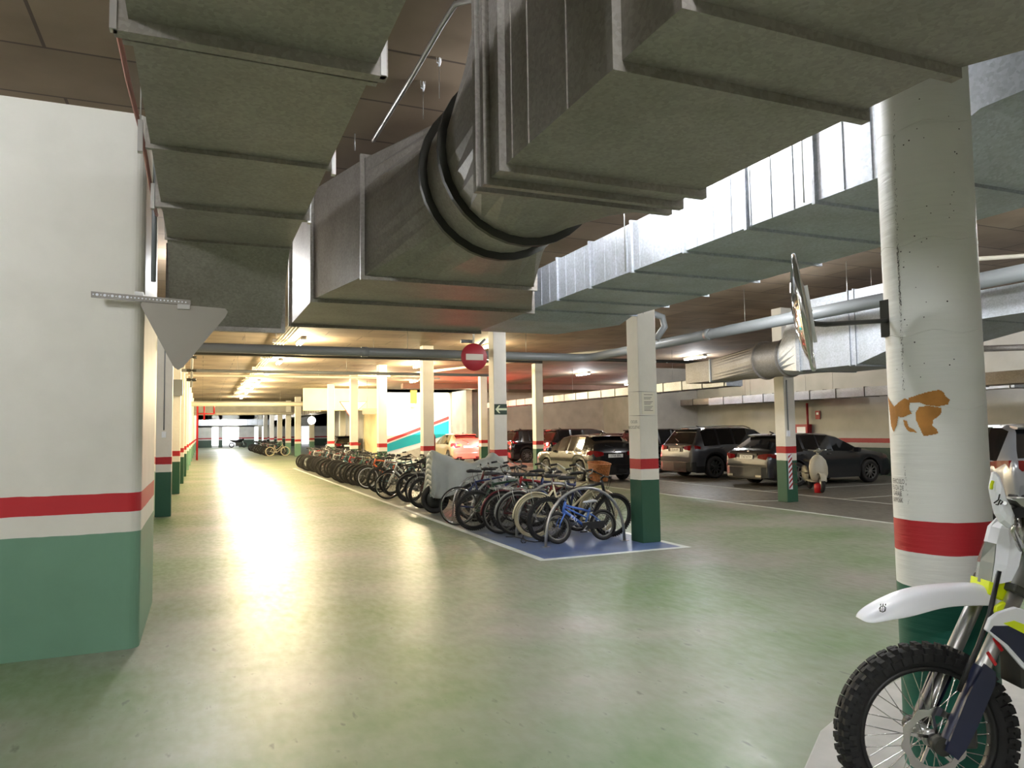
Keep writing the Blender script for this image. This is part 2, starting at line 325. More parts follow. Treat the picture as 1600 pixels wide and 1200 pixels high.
# lintel wall left of the ramp and the hall behind it
struct('wall_lintel', MB().box((5.4, 43.9, 2.95), (9.9, 44.3, CZ)).box((9.7, 43.9, 0), (9.9, 48, CZ)), mat('cream_lintel', (226, 208, 160), .7, noise=(1.5, .08)))
struct('wall_ramp', MB().box((9.9, 48, 0), (15.9, 48.3, 9)).box((15.5, 44.4, CZ), (15.9, 48.3, 9)).box((9.6, 44.4, CZ+.3), (9.9, 48.3, 5.5)), M['ramp_white'])
rp = MB()
a = Q(600, 693, y=47.97); b_ = Q(668, 667, y=47.97)
sl = (b_.z-a.z)/(b_.x-a.x)
def rz_(x, o=0): return a.z+sl*(x-a.x)+o
rp.prism([(9.9, 47.97, max(0, rz_(9.9, -1.9))), (15.5, 47.97, rz_(15.5, -1.9)), (15.5, 47.97, rz_(15.5, -.12)), (9.9, 47.97, rz_(9.9, -.12))], (0, .03, 0))
struct('trim_3', rp, M['cyan'])
struct('trim_4', MB().prism([(9.9, 47.95, rz_(9.9, -.02)), (15.5, 47.95, rz_(15.5, -.02)), (15.5, 47.95, rz_(15.5, .18)), (9.9, 47.95, rz_(9.9, .18))], (0, .05, 0)), mat('ramp_red', (200, 60, 60), .6))
struct('floor_ramp', MB().prism([(9.9, 44.4, 0), (15.5, 44.4, 0), (15.5, 44.4, 1.4)], (0, 3.6, 0)), M['kerb'])
# end wall with daylit openings, low soffit before it
ew = MB(); xs = [(-1.2, .55), (2.05, 2.4), (4.55, 5.0), (5.6, 6.0), (7.7, 16)]
for (p, q) in [(-1.2, 1.1), (1.9, 2.35), (4.3, 6.15), (7.6, 9.2), (9.6, 12), (13.0, 38)]: ew.box((p, 100, 0), (q, 100.4, CZ))
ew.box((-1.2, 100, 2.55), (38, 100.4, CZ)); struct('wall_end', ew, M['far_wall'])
struct('wall_outer', MB().box((9.7, 48.3, 0), (9.9, 60, CZ)).box((9.9, 60, 0), (38, 60.3, CZ)).box((17, 60, 0), (17.3, 100, CZ)), M['grey_wall'])
struct('trim_5', MB().box((-.9, 62, 3.25), (17, 62.6, CZ)), M['grey_wall'])
# painted floor: bike bay and lane lines
struct('trim_6', MB().box((4.03, 8.6, .001), (6.12, 36.0, .004)), M['blue_paint'])
ln = MB(); ln.box((3.93, 8.5, .002), (4.03, 36.1, .006)); ln.box((4.03, 8.5, .002), (6.22, 8.6, .006)); ln.box((6.12, 8.6, .002), (6.22, 36.1, .006)); ln.box((4.03, 36, .002), (6.12, 36.1, .006))
struct('trim_7', ln, M['line'])
ln = MB(); ln.box((10.6, -8, .001), (10.68, 43, .004)); ln.box((13.15, -8, .001), (13.21, 43, .004))
for y in (6.9, 12.4, 14.9, 18.4, 22.2, 25.9, 29.2, 32.8, 36.6): ln.box((13.2, y, .001), (18, y+.07, .004))
ln.prism([(10.7, 13.3, .001), (10.78, 13.3, .001), (12.05, 12.75, .001), (12.0, 12.7, .001)], (0, 0, .003))
struct('trim_8', ln, M['line'])
# concrete island round the column
isl = MB(); il = [Q(1255, 1200, z=.06), Q(1281, 1141, z=.06), Q(1303, 1123, z=.06), Q(1384, 1071, z=.06), Q(1415, 1055, z=.06)]
poly = [(p.x, p.y, 0) for p in il]; poly = [(2.05, 1.7, 0)]+poly+[(5.2, 3.9, 0), (6.4, 1.0, 0), (4.5, -1.2, 0)]
isl.prism(poly, (0, 0, .06)); struct('kerb_island', isl, M['kerb'], bevel=.01)

# ------------------------------------------------------------------ pillars and column
def pillar(cx, cy, w, label, group, m='pillar', h=CZ):
    o = part('square_pillar', MB().box((-w/2, -w/2, 0), (w/2, w/2, h)), M[m], bevel=.012); o.location = (cx, cy, 0)
    return tag(o, label, 'pillar', group)
GP = 'square concrete pillars with red and green bands'
P_near = pillar(5.99, 9.27, .31, 'square pillar at the front corner of the blue bicycle bay, notices tied round it', GP)
P_arrow = pillar(6.33, 15.9, .32, 'square pillar carrying the green exit arrow sign beside the no-entry sign', GP)
pillar(6.30, 21.65, .34, 'square pillar rising behind the grey covered motorcycle', GP)
pillar(6.42, 28.3, .33, 'square pillar just left of the turquoise ramp wall', GP)
pillar(6.35, 33.7, .33, 'square pillar beside the red-edged give-way sign over the bicycles', GP)
pillar(6.35, 40.2, .33, 'leftmost of the pillars standing in the long bicycle row', GP)
P_str = pillar(11.82, 12.62, .30, 'square pillar with red and white striped corner guard beside the scooter', GP)
pillar(12.2, 26.4, .33, 'square pillar in front of the parked dark cars, behind the hatchback', GP)
pillar(12.1, 32.3, .33, 'slim pillar beside the car with lit brake lights', GP)
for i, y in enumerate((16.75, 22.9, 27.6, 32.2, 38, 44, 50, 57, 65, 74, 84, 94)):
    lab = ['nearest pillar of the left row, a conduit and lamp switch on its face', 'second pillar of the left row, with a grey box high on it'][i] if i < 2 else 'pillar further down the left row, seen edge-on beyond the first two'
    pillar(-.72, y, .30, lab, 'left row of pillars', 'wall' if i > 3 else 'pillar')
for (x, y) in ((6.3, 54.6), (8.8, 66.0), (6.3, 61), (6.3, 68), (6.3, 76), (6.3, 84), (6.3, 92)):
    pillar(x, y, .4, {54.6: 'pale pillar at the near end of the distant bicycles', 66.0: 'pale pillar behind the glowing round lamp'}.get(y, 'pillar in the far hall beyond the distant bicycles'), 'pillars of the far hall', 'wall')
pillar(9.0, 52.0, .4, 'pillar in the dark hall seen under the bright wall', None, 'wall', 4.2)

CX, CY, CR = 3.238, 2.462, .204
col = MB(); col.lathe([(CR, .0), (CR, CZ)], n=72); col_o = part('round_column', col, M['column']); col_o.location = (CX, CY, 0)
tag(col_o, 'thick round white column with red band and teal foot at the right', 'column')
def cyl_hit(u, v, r=CR):
    d = ray(u, v); o = np.array([0, 0, EYE]); ox, oy = -CX, -CY
    A = d[0]**2+d[1]**2; B = 2*(ox*d[0]+oy*d[1]); K = ox*ox+oy*oy-r*r; D = max(B*B-4*A*K, 0); t = (-B-math.sqrt(D))/(2*A)
    p = o+t*d; return math.atan2(p[1]-CY, p[0]-CX) % (2*PI), p[2]
def on_col(th, z, r): return (r*math.cos(th), r*math.sin(th), z)
def wrap_patch(mb, pix, r0, th=.002):
    """a flake of given outline wrapped on the column: fine grid cells inside the outline"""
    pts = [cyl_hit(u, v) for u, v in pix]
    def inside(a, z):
        c = False; j = len(pts)-1
        for i in range(len(pts)):
            (a1, z1), (a2, z2) = pts[i], pts[j]
            if (z1 > z) != (z2 > z) and a < (a2-a1)*(z-z1)/(z2-z1)+a1: c = not c
            j = i
        return c
    a0 = min(p[0] for p in pts); a1 = max(p[0] for p in pts); z0 = min(p[1] for p in pts); z1 = max(p[1] for p in pts)
    s = .0035; na = int((a1-a0)*r0/s)+1; nz = int((z1-z0)/s)+1; da = (a1-a0)/na; dz = (z1-z0)/nz
    for i in range(na):
        for j in range(nz):
            A = a0+i*da; Z = z0+j*dz
            if inside(A+da/2, Z+dz/2):
                mb.add([on_col(A, Z, r0+th), on_col(A+da, Z, r0+th), on_col(A+da, Z+dz, r0+th), on_col(A, Z+dz, r0+th)], [(0, 1, 2, 3)], 0, True)
tp = MB()
for poly in ([(1388, 619), (1398, 635), (1401, 632), (1414, 622), (1422, 626), (1421, 640), (1425, 646), (1412, 652), (1404, 651), (1402, 664), (1397, 675), (1393, 665), (1391, 645)],
             [(1420, 622), (1447, 613), (1468, 609), (1474, 613), (1478, 620), (1484, 625), (1481, 632), (1466, 635), (1447, 633), (1438, 629), (1421, 629)],
             [(1436, 636), (1450, 634), (1470, 637), (1471, 645), (1465, 652), (1458, 656), (1457, 665), (1464, 671), (1466, 677), (1455, 680), (1443, 681), (1437, 668), (1432, 657), (1431, 645)],
             [(1412, 656), (1418, 658), (1419, 666), (1428, 671), (1433, 676), (1420, 674), (1414, 666)]):
    wrap_patch(tp, poly, CR)
o = part('scraped_patch', tp, M['tan'], col_o, fix=False); o['label'] = 'tan scraped patch'
# cracks with flaking edges
ck = MB(); rs = random.Random(3)
for (u0, v0, u1, v1, n) in ((1396, 180, 1402, 380, 70), (1402, 380, 1407, 480, 190), (1407, 480, 1412, 612, 90), (1413, 728, 1420, 790, 24)):
    for i in range(n):
        t = rs.random(); a0_, z0_ = cyl_hit(u0+(u1-u0)*t+rs.uniform(-1.5, 1.5), v0+(v1-v0)*t); h = rs.uniform(.003, .013); wd = rs.uniform(.004, .02)
        ck.add([on_col(a0_, z0_, CR+.0015), on_col(a0_+wd, z0_+h*.3, CR+.0015), on_col(a0_+wd*.6, z0_+h, CR+.0015)], [(0, 1, 2)])
for i in range(40):
    a0_, z0_ = cyl_hit(rs.uniform(1400, 1500), rs.uniform(150, 600)); s_ = rs.uniform(.002, .004)
    ck.add([on_col(a0_+s_/CR*math.cos(t), z0_+s_*math.sin(t), CR+.0015) for t in (0, 1.2, 2.4, 3.7, 5)], [(0, 1, 2, 3, 4)])
part('crack', ck, M['ink'], col_o, fix=False)
sm_ = MB()
for zz in (2.07, 2.5, 3.05, 3.5, 1.72): sm_.tube([on_col(2*PI*k/48, zz+.01*math.sin(k*.7), CR-.0005) for k in range(48)], .0022, 6, closed=True)
part('formwork_seam', sm_, M['column'], col_o)
# stencilled words
def text_mesh(body, size, name='writing', bend=None, extrude=0):
    cu = bpy.data.curves.new(name, 'FONT'); cu.body = body; cu.size = size; cu.extrude = extrude; cu.resolution_u = 2
    cu.align_x = 'CENTER'; cu.align_y = 'CENTER'; o = bpy.data.objects.new(name, cu); C.objects.link(o)
    dg = bpy.context.evaluated_depsgraph_get(); me = bpy.data.meshes.new_from_object(o.evaluated_get(dg)); bpy.data.objects.remove(o); me.name = name
    return me
for k, (wd, vv) in enumerate((('VEHICULO', 752), ('PLAZA DE', 762), ('GARAJE', 771), ('5609926K', 781))):
    me = text_mesh(wd, .036); ac, zc = cyl_hit(1402, vv)
    for v in me.vertices:
        x, y, z = v.co; a_ = ac+(x*.62)/CR; v.co = (math.cos(a_)*(CR+.0015), math.sin(a_)*(CR+.0015), zc+y*.9)
    o = part('stencil_writing', me, M['ink'], col_o, fix=False)
    for p in me.polygons: p.use_smooth = False

# pillar dressings
def rail_box(name, a, b, m, parent, pl):
    o = part(name, MB().box(Vector(a)-Vector(pl), Vector(b)-Vector(pl)), m, parent); return o
pl = (5.99, 9.27, 0)
o = part('notice', MB().box((-.115, -.163, 1.85), (.10, -.157, 2.17)), M['paper'], P_near); o['label'] = 'sheet of printed paper'
t = MB()
for i, zz in enumerate((2.13, 2.09, 2.07, 2.03, 2.01, 1.99, 1.96, 1.94, 1.92, 1.90)): t.box((-.08, -.1645, zz), (.07-.02*(i % 3), -.163, zz+.006))
part('print', t, M['ink'], o)
for zz in (2.18, 1.83):
    q = .16; part('string', MB().tube([(-q, -q, zz), (q, -q, zz-.005), (q, q, zz), (-q, q, zz+.01)], .003, 5, closed=True), M['dark_steel'], P_near)
for (zz, tx) in ((1.74, 'CICLES'), (1.66, 'BICICLETAS')):
    me = text_mesh(tx, .058); o = part('stencil_writing', me, M['ink'], P_near, fix=False); o.location = (-.1565, 0, zz); o.rotation_euler = (PI/2, 0, -PI/2)
# exit arrow sign
sg = thing('exit_arrow_sign', 'green exit sign with a cream left-pointing arrow on the pillar', 'sign', (6.33, 15.73, 2.13))
part('sign_board', MB().box((-.155, 0, -.12), (.155, .01, .12)), M['sign_green'], sg)
ar = MB(); ar.prism([(-.13, -.004, 0), (-.05, -.004, .09), (-.01, -.004, .09), (-.06, -.004, .025), (.15, -.004, .025), (.15, -.004, -.025), (-.06, -.004, -.025), (-.01, -.004, -.09), (-.05, -.004, -.09)], (0, .003, 0))
part('arrow', ar, M['sign_glow'], sg)
# striped guard on the right hand pillar
gd = thing('corner_guard', 'red and white diagonally striped guard on the pillar beside the scooter', 'guard', (11.76, 12.465, 0))
part('strip', MB().box((-.05, -.012, .28), (.05, .0, 1.05)), M['white_plastic'], gd)
st = MB(); z = .28
while z < 1.0:
    st.prism([(-.05, -.015, z), (.05, -.015, z+.1), (.05, -.015, min(1.05, z+.15)), (-.05, -.015, z+.05)], (0, .003, 0)); z += .11
part('stripe', st, M['sign_red'], gd)
sp = MB(); rr = random.Random(5)
for i in range(22): x = rr.uniform(.0, .13); z = rr.uniform(.3, .85); sp.box((x, -.1535, z), (x+.012, -.151, z+.012))
part('red_fleck', sp, M['sign_red'], P_str)
cd = MB(); cd.tube([(-.08, -.17, 2.65), (-.08, -.17, 1.55)], .012, 6); part('conduit', cd, M['pvc'], P_str)
part('switch_box', MB().box((-.11, -.19, 1.42), (-.05, -.15, 1.55)), M['white_plastic'], P_str)
for o_ in bpy.data.objects:
    if o_.get('group') == 'left row of pillars' and abs(o_.location.y-16.75) < .1:
        part('conduit', MB().tube([(0, -.165, CZ), (0, -.165, 1.75)], .012, 6), M['pvc'], o_); part('switch_box', MB().box((-.04, -.19, 1.6), (.04, -.15, 1.72)), M['white_plastic'], o_)
    if o_.get('group') == 'left row of pillars' and abs(o_.location.y-22.9) < .1:
        part('junction_box', MB().box((-.17, -.3, 2.75), (.2, -.15, 3.2)), M['pvc'], o_)

# ------------------------------------------------------------------ ducts
def rect_ring(x0, x1, z0, z1, y, n=32):
    pts = []; per = n//4
    cs = [(x0, z0), (x1, z0), (x1, z1), (x0, z1)]
    for i in range(4):
        (xa, za), (xb, zb) = cs[i], cs[(i+1) % 4]
        for k in range(per): t = k/per; pts.append((xa+(xb-xa)*t, y, za+(zb-za)*t))
    return pts
def circ_ring(cx, cz, r, y, n=32):
    return [(cx+r*math.cos(-3*PI/4+2*PI*k/n), y, cz+r*math.sin(-3*PI/4+2*PI*k/n)) for k in range(n)]
def flange_rect(x0, x1, z0, z1, y, w=.035, t=.02, gap=.0):
    m = MB(); e = w
    m.box((x0-e, y-t, z0-e), (x1+e, y+t, z0)); m.box((x0-e, y-t, z1), (x1+e, y+t, z1+e)); m.box((x0-e, y-t, z0), (x0, y+t, z1)); m.box((x1, y-t, z0), (x1+e, y+t, z1))
    return m
# duct 1, the large one overhead: rectangular, then a round fan housing
fan = thing('fan_duct', 'largest galvanised duct overhead narrowing to a round fan collar', 'duct', (2.0, 4.0, 3.0))
IL = Matrix.Translation((-2.0, -4.0, -3.0))
def rel(mb, o=(2.0, 4.0, 3.0)): mb.v = [(x-o[0], y-o[1], z-o[2]) for (x, y, z) in mb.v]; return mb
A0 = 1.41; A1 = 2.61
b1 = MB().rings([rect_ring(A0, 5.4, 3.0, 4.15, -1.5), rect_ring(A0, 3.9, 3.0, 4.15, 0.4), rect_ring(A0, A1+.13, 3.0, 4.15, 1.66), rect_ring(A0, A1, 3.0, 4.15, 1.9), rect_ring(A0, A1, 3.0, 4.15, 3.62)])
part('rectangular_section', rel(b1), M['galv'], fan)
for y in (2.28, 3.40, 3.62, 3.74, 1.86): part('flange', rel(flange_rect(A0, A1, 3.0, 4.15, y, .04, .022)), M['galv'], fan)
for y in (2.7, 3.1, 3.3): part('standing_seam', rel(MB().box((A0-.006, y-.006, 3.0), (A0, y+.006, 4.15))), M['galv'], fan)
cxx, czz = 2.02, 3.52
b2 = MB().rings([rect_ring(A0, A1, 3.0, 4.1, 3.74), circ_ring(cxx, czz, .56, 4.55)], sm=False); part('round_transition', rel(b2), M['galv'], fan)
part('fan_collar', rel(MB().rings([circ_ring(cxx, czz, .56, 4.55), circ_ring(cxx, czz, .56, 5.0)], sm=True)), M['galv'], fan)
for y in (4.55, 5.0):
    fl = MB(); fl.rings([circ_ring(cxx, czz, .56, y-.02), circ_ring(cxx, czz, .615, y-.02), circ_ring(cxx, czz, .615, y+.02), circ_ring(cxx, czz, .56, y+.02)]); part('round_flange', rel(fl), M['dark_steel'], fan)
part('square_transition', rel(MB().rings([circ_ring(cxx, czz, .56, 5.0), rect_ring(1.26, 2.84, 2.98, 4.0, 6.2)])), M['galv'], fan)
part('flange', rel(flange_rect(1.26, 2.84, 2.98, 4.0, 6.2)), M['galv'], fan)
part('flared_section', rel(MB().rings([rect_ring(1.26, 2.84, 2.98, 4.0, 6.2), rect_ring(1.02, 3.43, 3.0, 4.12, 7.55)])), M['galv'], fan)
part('flange', rel(flange_rect(1.02, 3.43, 3.0, 4.12, 7.55)), M['galv'], fan)
part('plenum_box', rel(MB().rings([rect_ring(1.02, 3.43, 3.0, 4.12, 7.55), rect_ring(1.0, 3.46, 3.0, 4.12, 9.4)]).add(rect_ring(1.0, 3.46, 3.0, 4.12, 9.4), [tuple(range(32))])), M['galv'], fan)
part('flange', rel(flange_rect(1.0, 3.46, 3.0, 4.12, 9.38)), M['galv'], fan)
for x in (1.2, 2.9): part('hanger_rod', rel(MB().tube([(x, 6.3, 4.1), (x, 6.3, CZ)], .006, 5)), M['steel'], fan)
# duct 2, with the bright side
d2 = thing('side_duct', 'long galvanised duct with bright bluish side behind the round column', 'duct', (4.4, 5, 3.1)); O2 = (4.4, 5, 3.1)
bd = MB().rings([rect_ring(3.70, 5.1, 3.28, 3.9, .2), rect_ring(3.66, 5.1, 3.26, 3.75, 2.45), rect_ring(3.65, 5.1, 3.1, 3.55, 2.85), rect_ring(3.65, 5.1, 3.1, 3.55, 8.05), rect_ring(3.47, 5.1, 3.02, 3.55, 8.4), rect_ring(3.47, 4.7, 3.02, 3.55, 9.5)])
bd.add(rect_ring(3.47, 4.7, 3.02, 3.55, 9.5), [tuple(range(32))]); part('duct_body', rel(bd, O2), M['galv_lit'], d2)
for y in (2.95, 3.55, 4.2, 4.95, 5.75, 6.55, 7.3, 8.0): part('flange', rel(flange_rect(3.65, 5.1, 3.1, 3.55, y, .022, .013), O2), M['galv_lit'], d2)
sm2 = MB(); y = 2.9
while y < 8: sm2.box((3.644, y-.004, 3.105), (3.65, y+.004, 3.545)); y += .21
part('standing_seam', rel(sm2, O2), M['galv_lit'], d2)
for y in (3.6, 5.8, 7.9):
    for x in (3.6, 5.15): part('hanger_rod', rel(MB().tube([(x, y, 3.1), (x, y, CZ)], .005, 5), O2), M['steel'], d2)
# left duct
d3 = thing('left_duct', 'flat grey duct along the ceiling at the left with cross battens', 'duct', (.2, 4, 3.2)); O3 = (.2, 4, 3.2)
Lx0, Lx1 = -.27, .66
bd = MB().rings([rect_ring(Lx0, Lx1, 3.2, 3.75, -2), rect_ring(Lx0, Lx1, 3.2, 3.75, 6.3), rect_ring(Lx0-.0, Lx1, 2.62, 3.3, 7.08)])
bd.add(rect_ring(Lx0, Lx1, 2.62, 3.3, 7.08), [tuple(range(32))]); part('duct_body', rel(bd, O3), M['galv'], d3)
for (y, w_) in ((3.02, .05), (3.12, .03), (4.28, .025), (5.35, .035), (5.42, .02), (6.3, .018), (1.6, .03)):
    part('flange', rel(flange_rect(Lx0, Lx1, 3.2, 3.75, y, w_, w_*.6), O3), M['galv'], d3)
part('flange', rel(flange_rect(Lx0, Lx1, 2.62, 3.3, 7.1, .04, .03), O3), M['galv'], d3)
part('end_taper', rel(MB().rings([rect_ring(Lx0+.02, Lx1-.05, 2.66, 3.2, 7.12), rect_ring(Lx0+.02, .2, 2.86, 3.2, 7.9)], cap=True), O3), M['galv'], d3)
for y in (3.0, 4.28, 5.35):
    for x in (Lx0-.05, Lx1+.03): part('angle_bracket', rel(MB().box((x-.012, y-.02, 3.15), (x+.012, y+.02, 3.32)).tube([(x, y, 3.2), (x, y, CZ)], .004, 5), O3), M['steel'], d3)
part('cable', rel(MB().tube([(Lx0-.07, y, 3.35+.03*math.sin(y*3)) for y in np.arange(-1, 6.4, .4)], .012, 6), O3), mat('pinkish_cable', (150, 100, 88), .6), d3)
part('wall_pipe', rel(MB().tube([(-.38, 6.6, 4.2), (-.38, 6.6, 2.9)], .02, 6), O3), M['pvc'], d3)
C4 = (10.52, 2.98, .355)
# duct 3 on the right with its own fan collar
d4 = thing('right_duct', 'pale blue-grey duct over the estate car with round collar', 'duct', (10.8, 10, 2.65)); O4 = (10.8, 10, 2.65)
xa, xb = 10.0, 11.35
bd = MB().rings([rect_ring(xa, xb+.4, 3.1, 3.5, 1.5), rect_ring(xa, xb+.2, 3.1, 3.5, 6.9), rect_ring(xa, xb, 2.85, 3.9, 8.3), rect_ring(xa, xb, 2.65, 3.9, 9.0), rect_ring(xa, xb, 2.65, 3.9, 10.35)])
part('duct_body', rel(bd, O4), M['galv_lit'], d4)
for y in (9.0, 9.12, 10.25, 6.9, 4.2): part('flange', rel(flange_rect(xa, xb, 2.65 if y > 7 else 3.1, 3.9 if y > 7 else 3.5, y, .02, .012), O4), M['galv_lit'], d4)
c4x, c4z, c4r = C4
part('taper_to_round', rel(MB().rings([rect_ring(xa, xb, 2.65, 3.9, 10.35), circ_ring(c4x, c4z, c4r, 11.0)]), O4), M['galv_lit'], d4)
part('fan_collar', rel(MB().rings([circ_ring(c4x, c4z, c4r, 11.0), circ_ring(c4x, c4z, c4r, 11.05), circ_ring(c4x, c4z, c4r, 11.7)], sm=True), O4), M['galv'], d4)
for y in (11.05, 11.7): part('round_flange', rel(MB().rings([circ_ring(c4x, c4z, c4r, y-.015), circ_ring(c4x, c4z, c4r+.04, y-.015), circ_ring(c4x, c4z, c4r+.04, y+.015), circ_ring(c4x, c4z, c4r, y+.015)]), O4), M['galv'], d4)
part('taper_to_rectangle', rel(MB().rings([circ_ring(c4x, c4z, c4r, 11.7), rect_ring(10.3, 10.9, 2.66, 3.12, 13.2)]), O4), M['galv'], d4)
part('outlet_section', rel(MB().rings([rect_ring(10.3, 10.9, 2.66, 3.12, 13.2), rect_ring(10.3, 10.9, 2.66, 3.12, 14.1)]).add(rect_ring(10.3, 10.9, 2.66, 3.12, 14.1), [tuple(range(32))]), O4), M['galv'], d4)
part('flange', rel(flange_rect(10.3, 10.9, 2.66, 3.12, 13.2, .025, .02), O4), M['galv_lit'], d4)
for (x, y) in ((10.3, 8.9), (10.9, 8.9), (10.2, 10.3)): part('hanger_rod', rel(MB().tube([(x, y, 3.9), (x, y, CZ)], .005, 5), O4), M['steel'], d4)
# small far ducts
def small_duct(name, label, x0, x1, z0, z1, y0, y1, step, m='galv_lit', axis='y'):
    t = thing(name, label, 'duct', ((x0+x1)/2, (y0+y1)/2, z0)); o = ((x0+x1)/2, (y0+y1)/2, z0)
    if axis == 'y':
        part('duct_body', rel(MB().box((x0, y0, z0), (x1, y1, z1)), o), M[m], t); y = y0+.1
        f = MB()
        while y < y1: part('flange', rel(flange_rect(x0, x1, z0, z1, y, .015, .012), o), M['dark_steel'], t); y += step
    else:
        part('duct_body', rel(MB().box((x0, y0, z0), (x1, y1, z1)), o), M[m], t); x = x0+.1
        while x < x1: part('flange', rel(MB().box((x-.012, y0-.015, z0-.015), (x+.012, y1+.015, z1+.015)), o), M['dark_steel'], t); x += step
    for q in (.15, .5, .85): xx, yy = ((x0+x1)/2, y0+(y1-y0)*q) if axis == 'y' else (x0+(x1-x0)*q, (y0+y1)/2); part('hanger_rod', rel(MB().tube([(xx, yy, z1), (xx, yy, CZ)], .006, 5), o), M['steel'], t)
    return t
small_duct('branch_duct', 'slim square duct lit pink over the row of parked cars', 14.3, 14.9, 2.86, 3.14, 17.6, 38.4, 1.05)
small_duct('branch_duct', 'slim duct running along the wall with the red line at right', 18.6, 19.2, 2.52, 2.80, 12.0, 24, 1.1)
small_duct('branch_duct', 'low duct passing behind the top of the silver car', 16.2, 16.9, 2.5, 2.78, 1.0, 11.6, 1.3, 'galv')
small_duct('branch_duct', 'long duct hung over the distant bicycles in the far hall', 7.0, 7.9, 3.0, 3.55, 48, 84, 1.2, 'galv')
small_duct('cross_duct', 'pale duct crossing the far end above the bright openings', -.5, 6.9, 2.6, 3.25, 86, 86.8, 1.0, 'galv_lit', 'x')
small_duct('branch_duct', 'grey duct behind the grey SUV below the pink-lit one', 19.4, 20.1, 2.6, 2.85, 18.8, 27.0, 1.2, 'galv')

# ------------------------------------------------------------------ pipes
def pipe(name, label, pts, r, m, hang=None, couplings=(), cat='pipe'):
    t = thing(name, label, cat, pts[0]); o = tuple(pts[0])
    part('pipe_run', rel(MB().tube(pts, r, 14), o), M[m], t)
    for p, q in couplings: part('coupling', rel(MB().tube([p, q], r*1.12, 14), o), M[m], t)
    for p in (hang or []): part('hanger_rod', rel(MB().tube([p, (p[0], p[1], CZ)], .005, 5), o), M['steel'], t)
    return t
pz = 3.52
pts = [(-.85, 17.1, pz), (9.0, 17.1, pz), (9.22, 17.05, pz), (9.38, 16.9, pz), (9.42, 16.6, pz), (9.42, 1.0, pz)]
pipe('drain_pipe', 'thick grey drain pipe crossing the hall and turning towards the round column', pts, .105, 'pvc', [(x, 17.1, pz) for x in (1.5, 4.5, 7.6)]+[(9.42, y, pz) for y in (14.2, 11, 8.6)], [((3.4, 17.1, pz), (3.55, 17.1, pz)), ((9.42, 12.0, pz), (9.42, 12.15, pz))])
pipe('drain_pipe', 'grey elbow pipe dropping from the ceiling behind the noticed pillar', [(5.2, 12.5, 3.95), (8.4, 12.5, 3.95), (8.6, 12.5, 3.9), (8.65, 12.5, 3.7), (8.5, 12.6, 3.45)], .07, 'pvc')
for i, (y, z, r, m, lab) in enumerate(((20.4, 3.72, .035, 'dark_steel', 'thin dark pipe crossing just beyond the thick grey drain pipe'), (24.6, 3.62, .05, 'pvc', 'grey pipe crossing before the warm-lit ceiling bay'), (22.5, 4.0, .03, 'dark_steel', 'thin dark line high on the ceiling above the far lane'),
        (31, 3.95, .05, 'white_pipe', 'thin pale pipe crossing the yellow-lit ceiling bay'), (47.2, 3.45, .13, 'white_pipe', 'broad cream pipe crossing before the dark far hall'), (60, 3.2, .11, 'white_pipe', 'lower cream pipe crossing over the distant bicycles'))):
    pipe('service_pipe', lab, [(-.85, y, z), (9.6 if y < 50 else 6.6, y, z)], r, m, [(x, y, z) for x in (1.0, 4.4, 7.4)][:3 if y < 50 else 2])
pipe('conduit', 'pale conduit running diagonally up past the red-lit ceiling', [(7.2, 30, 3.95), (9.9, 20.5, 3.9), (11.5, 18.0, 3.95)], .05, 'white_pipe', cat='pipe')
pipe('conduit', 'galvanised conduit climbing past the two wire grips overhead', [Q(583, 220, z=4.15), Q(645, 118, z=4.15), Q(690, 40, z=4.15), Q(712, 6, z=4.15), Q(735, 0, z=4.12), Q(756, 1, z=4.05)], .017, 'steel', cat='conduit')
pipe('service_pipe', 'slender dark pipe behind the striped pillar near the ceiling', [(10.1, 19.3, 3.72), (15.5, 19.3, 3.72)], .05, 'dark_steel')
pipe('service_pipe', 'white pipe at the right edge beyond the round column, upper one', [(9.8, 7.2, 3.98), (11.5, 5.6, 3.93)], .03, 'white_pipe')
pipe('service_pipe', 'grey pipe at the right edge above the silver car', [(13.2, 9.6, 3.05), (15.5, 8.6, 3.1)], .06, 'galv')
# cable tray beside the left lamps
ct = thing('cable_tray', 'bundle of pale conduits along the ceiling beside the lane lamps', 'cable tray', (1.95, 11, 4.15))
for k in range(4): part('conduit', MB().tube([(-.12+.08*k, 0, 0), (-.12+.08*k, 42, 0)], .016, 6), M['white_pipe'], ct)
for k in range(9): part('bracket', MB().box((-.2, k*4.5+1, -.02), (.2, k*4.5+1.05, .09)), M['steel'], ct)
# sprinkler/hydrant riser group in red at the left row
rd = thing('fire_main', 'red fire pipes branching beside the left row of pillars', 'pipe', (-.3, 52, 0))
part('riser', MB().tube([(0, 0, 0), (0, 0, 3.6), (.4, 0, 3.6), (1.0, 0, 3.6), (1.0, 0, 3.0)], .06, 8).tube([(.4, 0, 3.6), (.4, 0, 2.6)], .05, 8).tube([(0, 0, 3.0), (1.0, 0, 3.0)], .04, 8), M['red_plastic'], rd)
rd = thing('service_riser', 'upright pipe with valves beside the second left pillar', 'pipe', (-.28, 21.2, 0))
part('riser', MB().tube([(0, 0, 2.9), (0.02, 0, 4.2)], .035, 8), M['grey_wall'], rd)
for z in (3.1, 3.35, 3.7): part('valve', MB().tube([(-.12, 0, z), (.12, 0, z)], .04, 8), M['dark_steel'], rd)
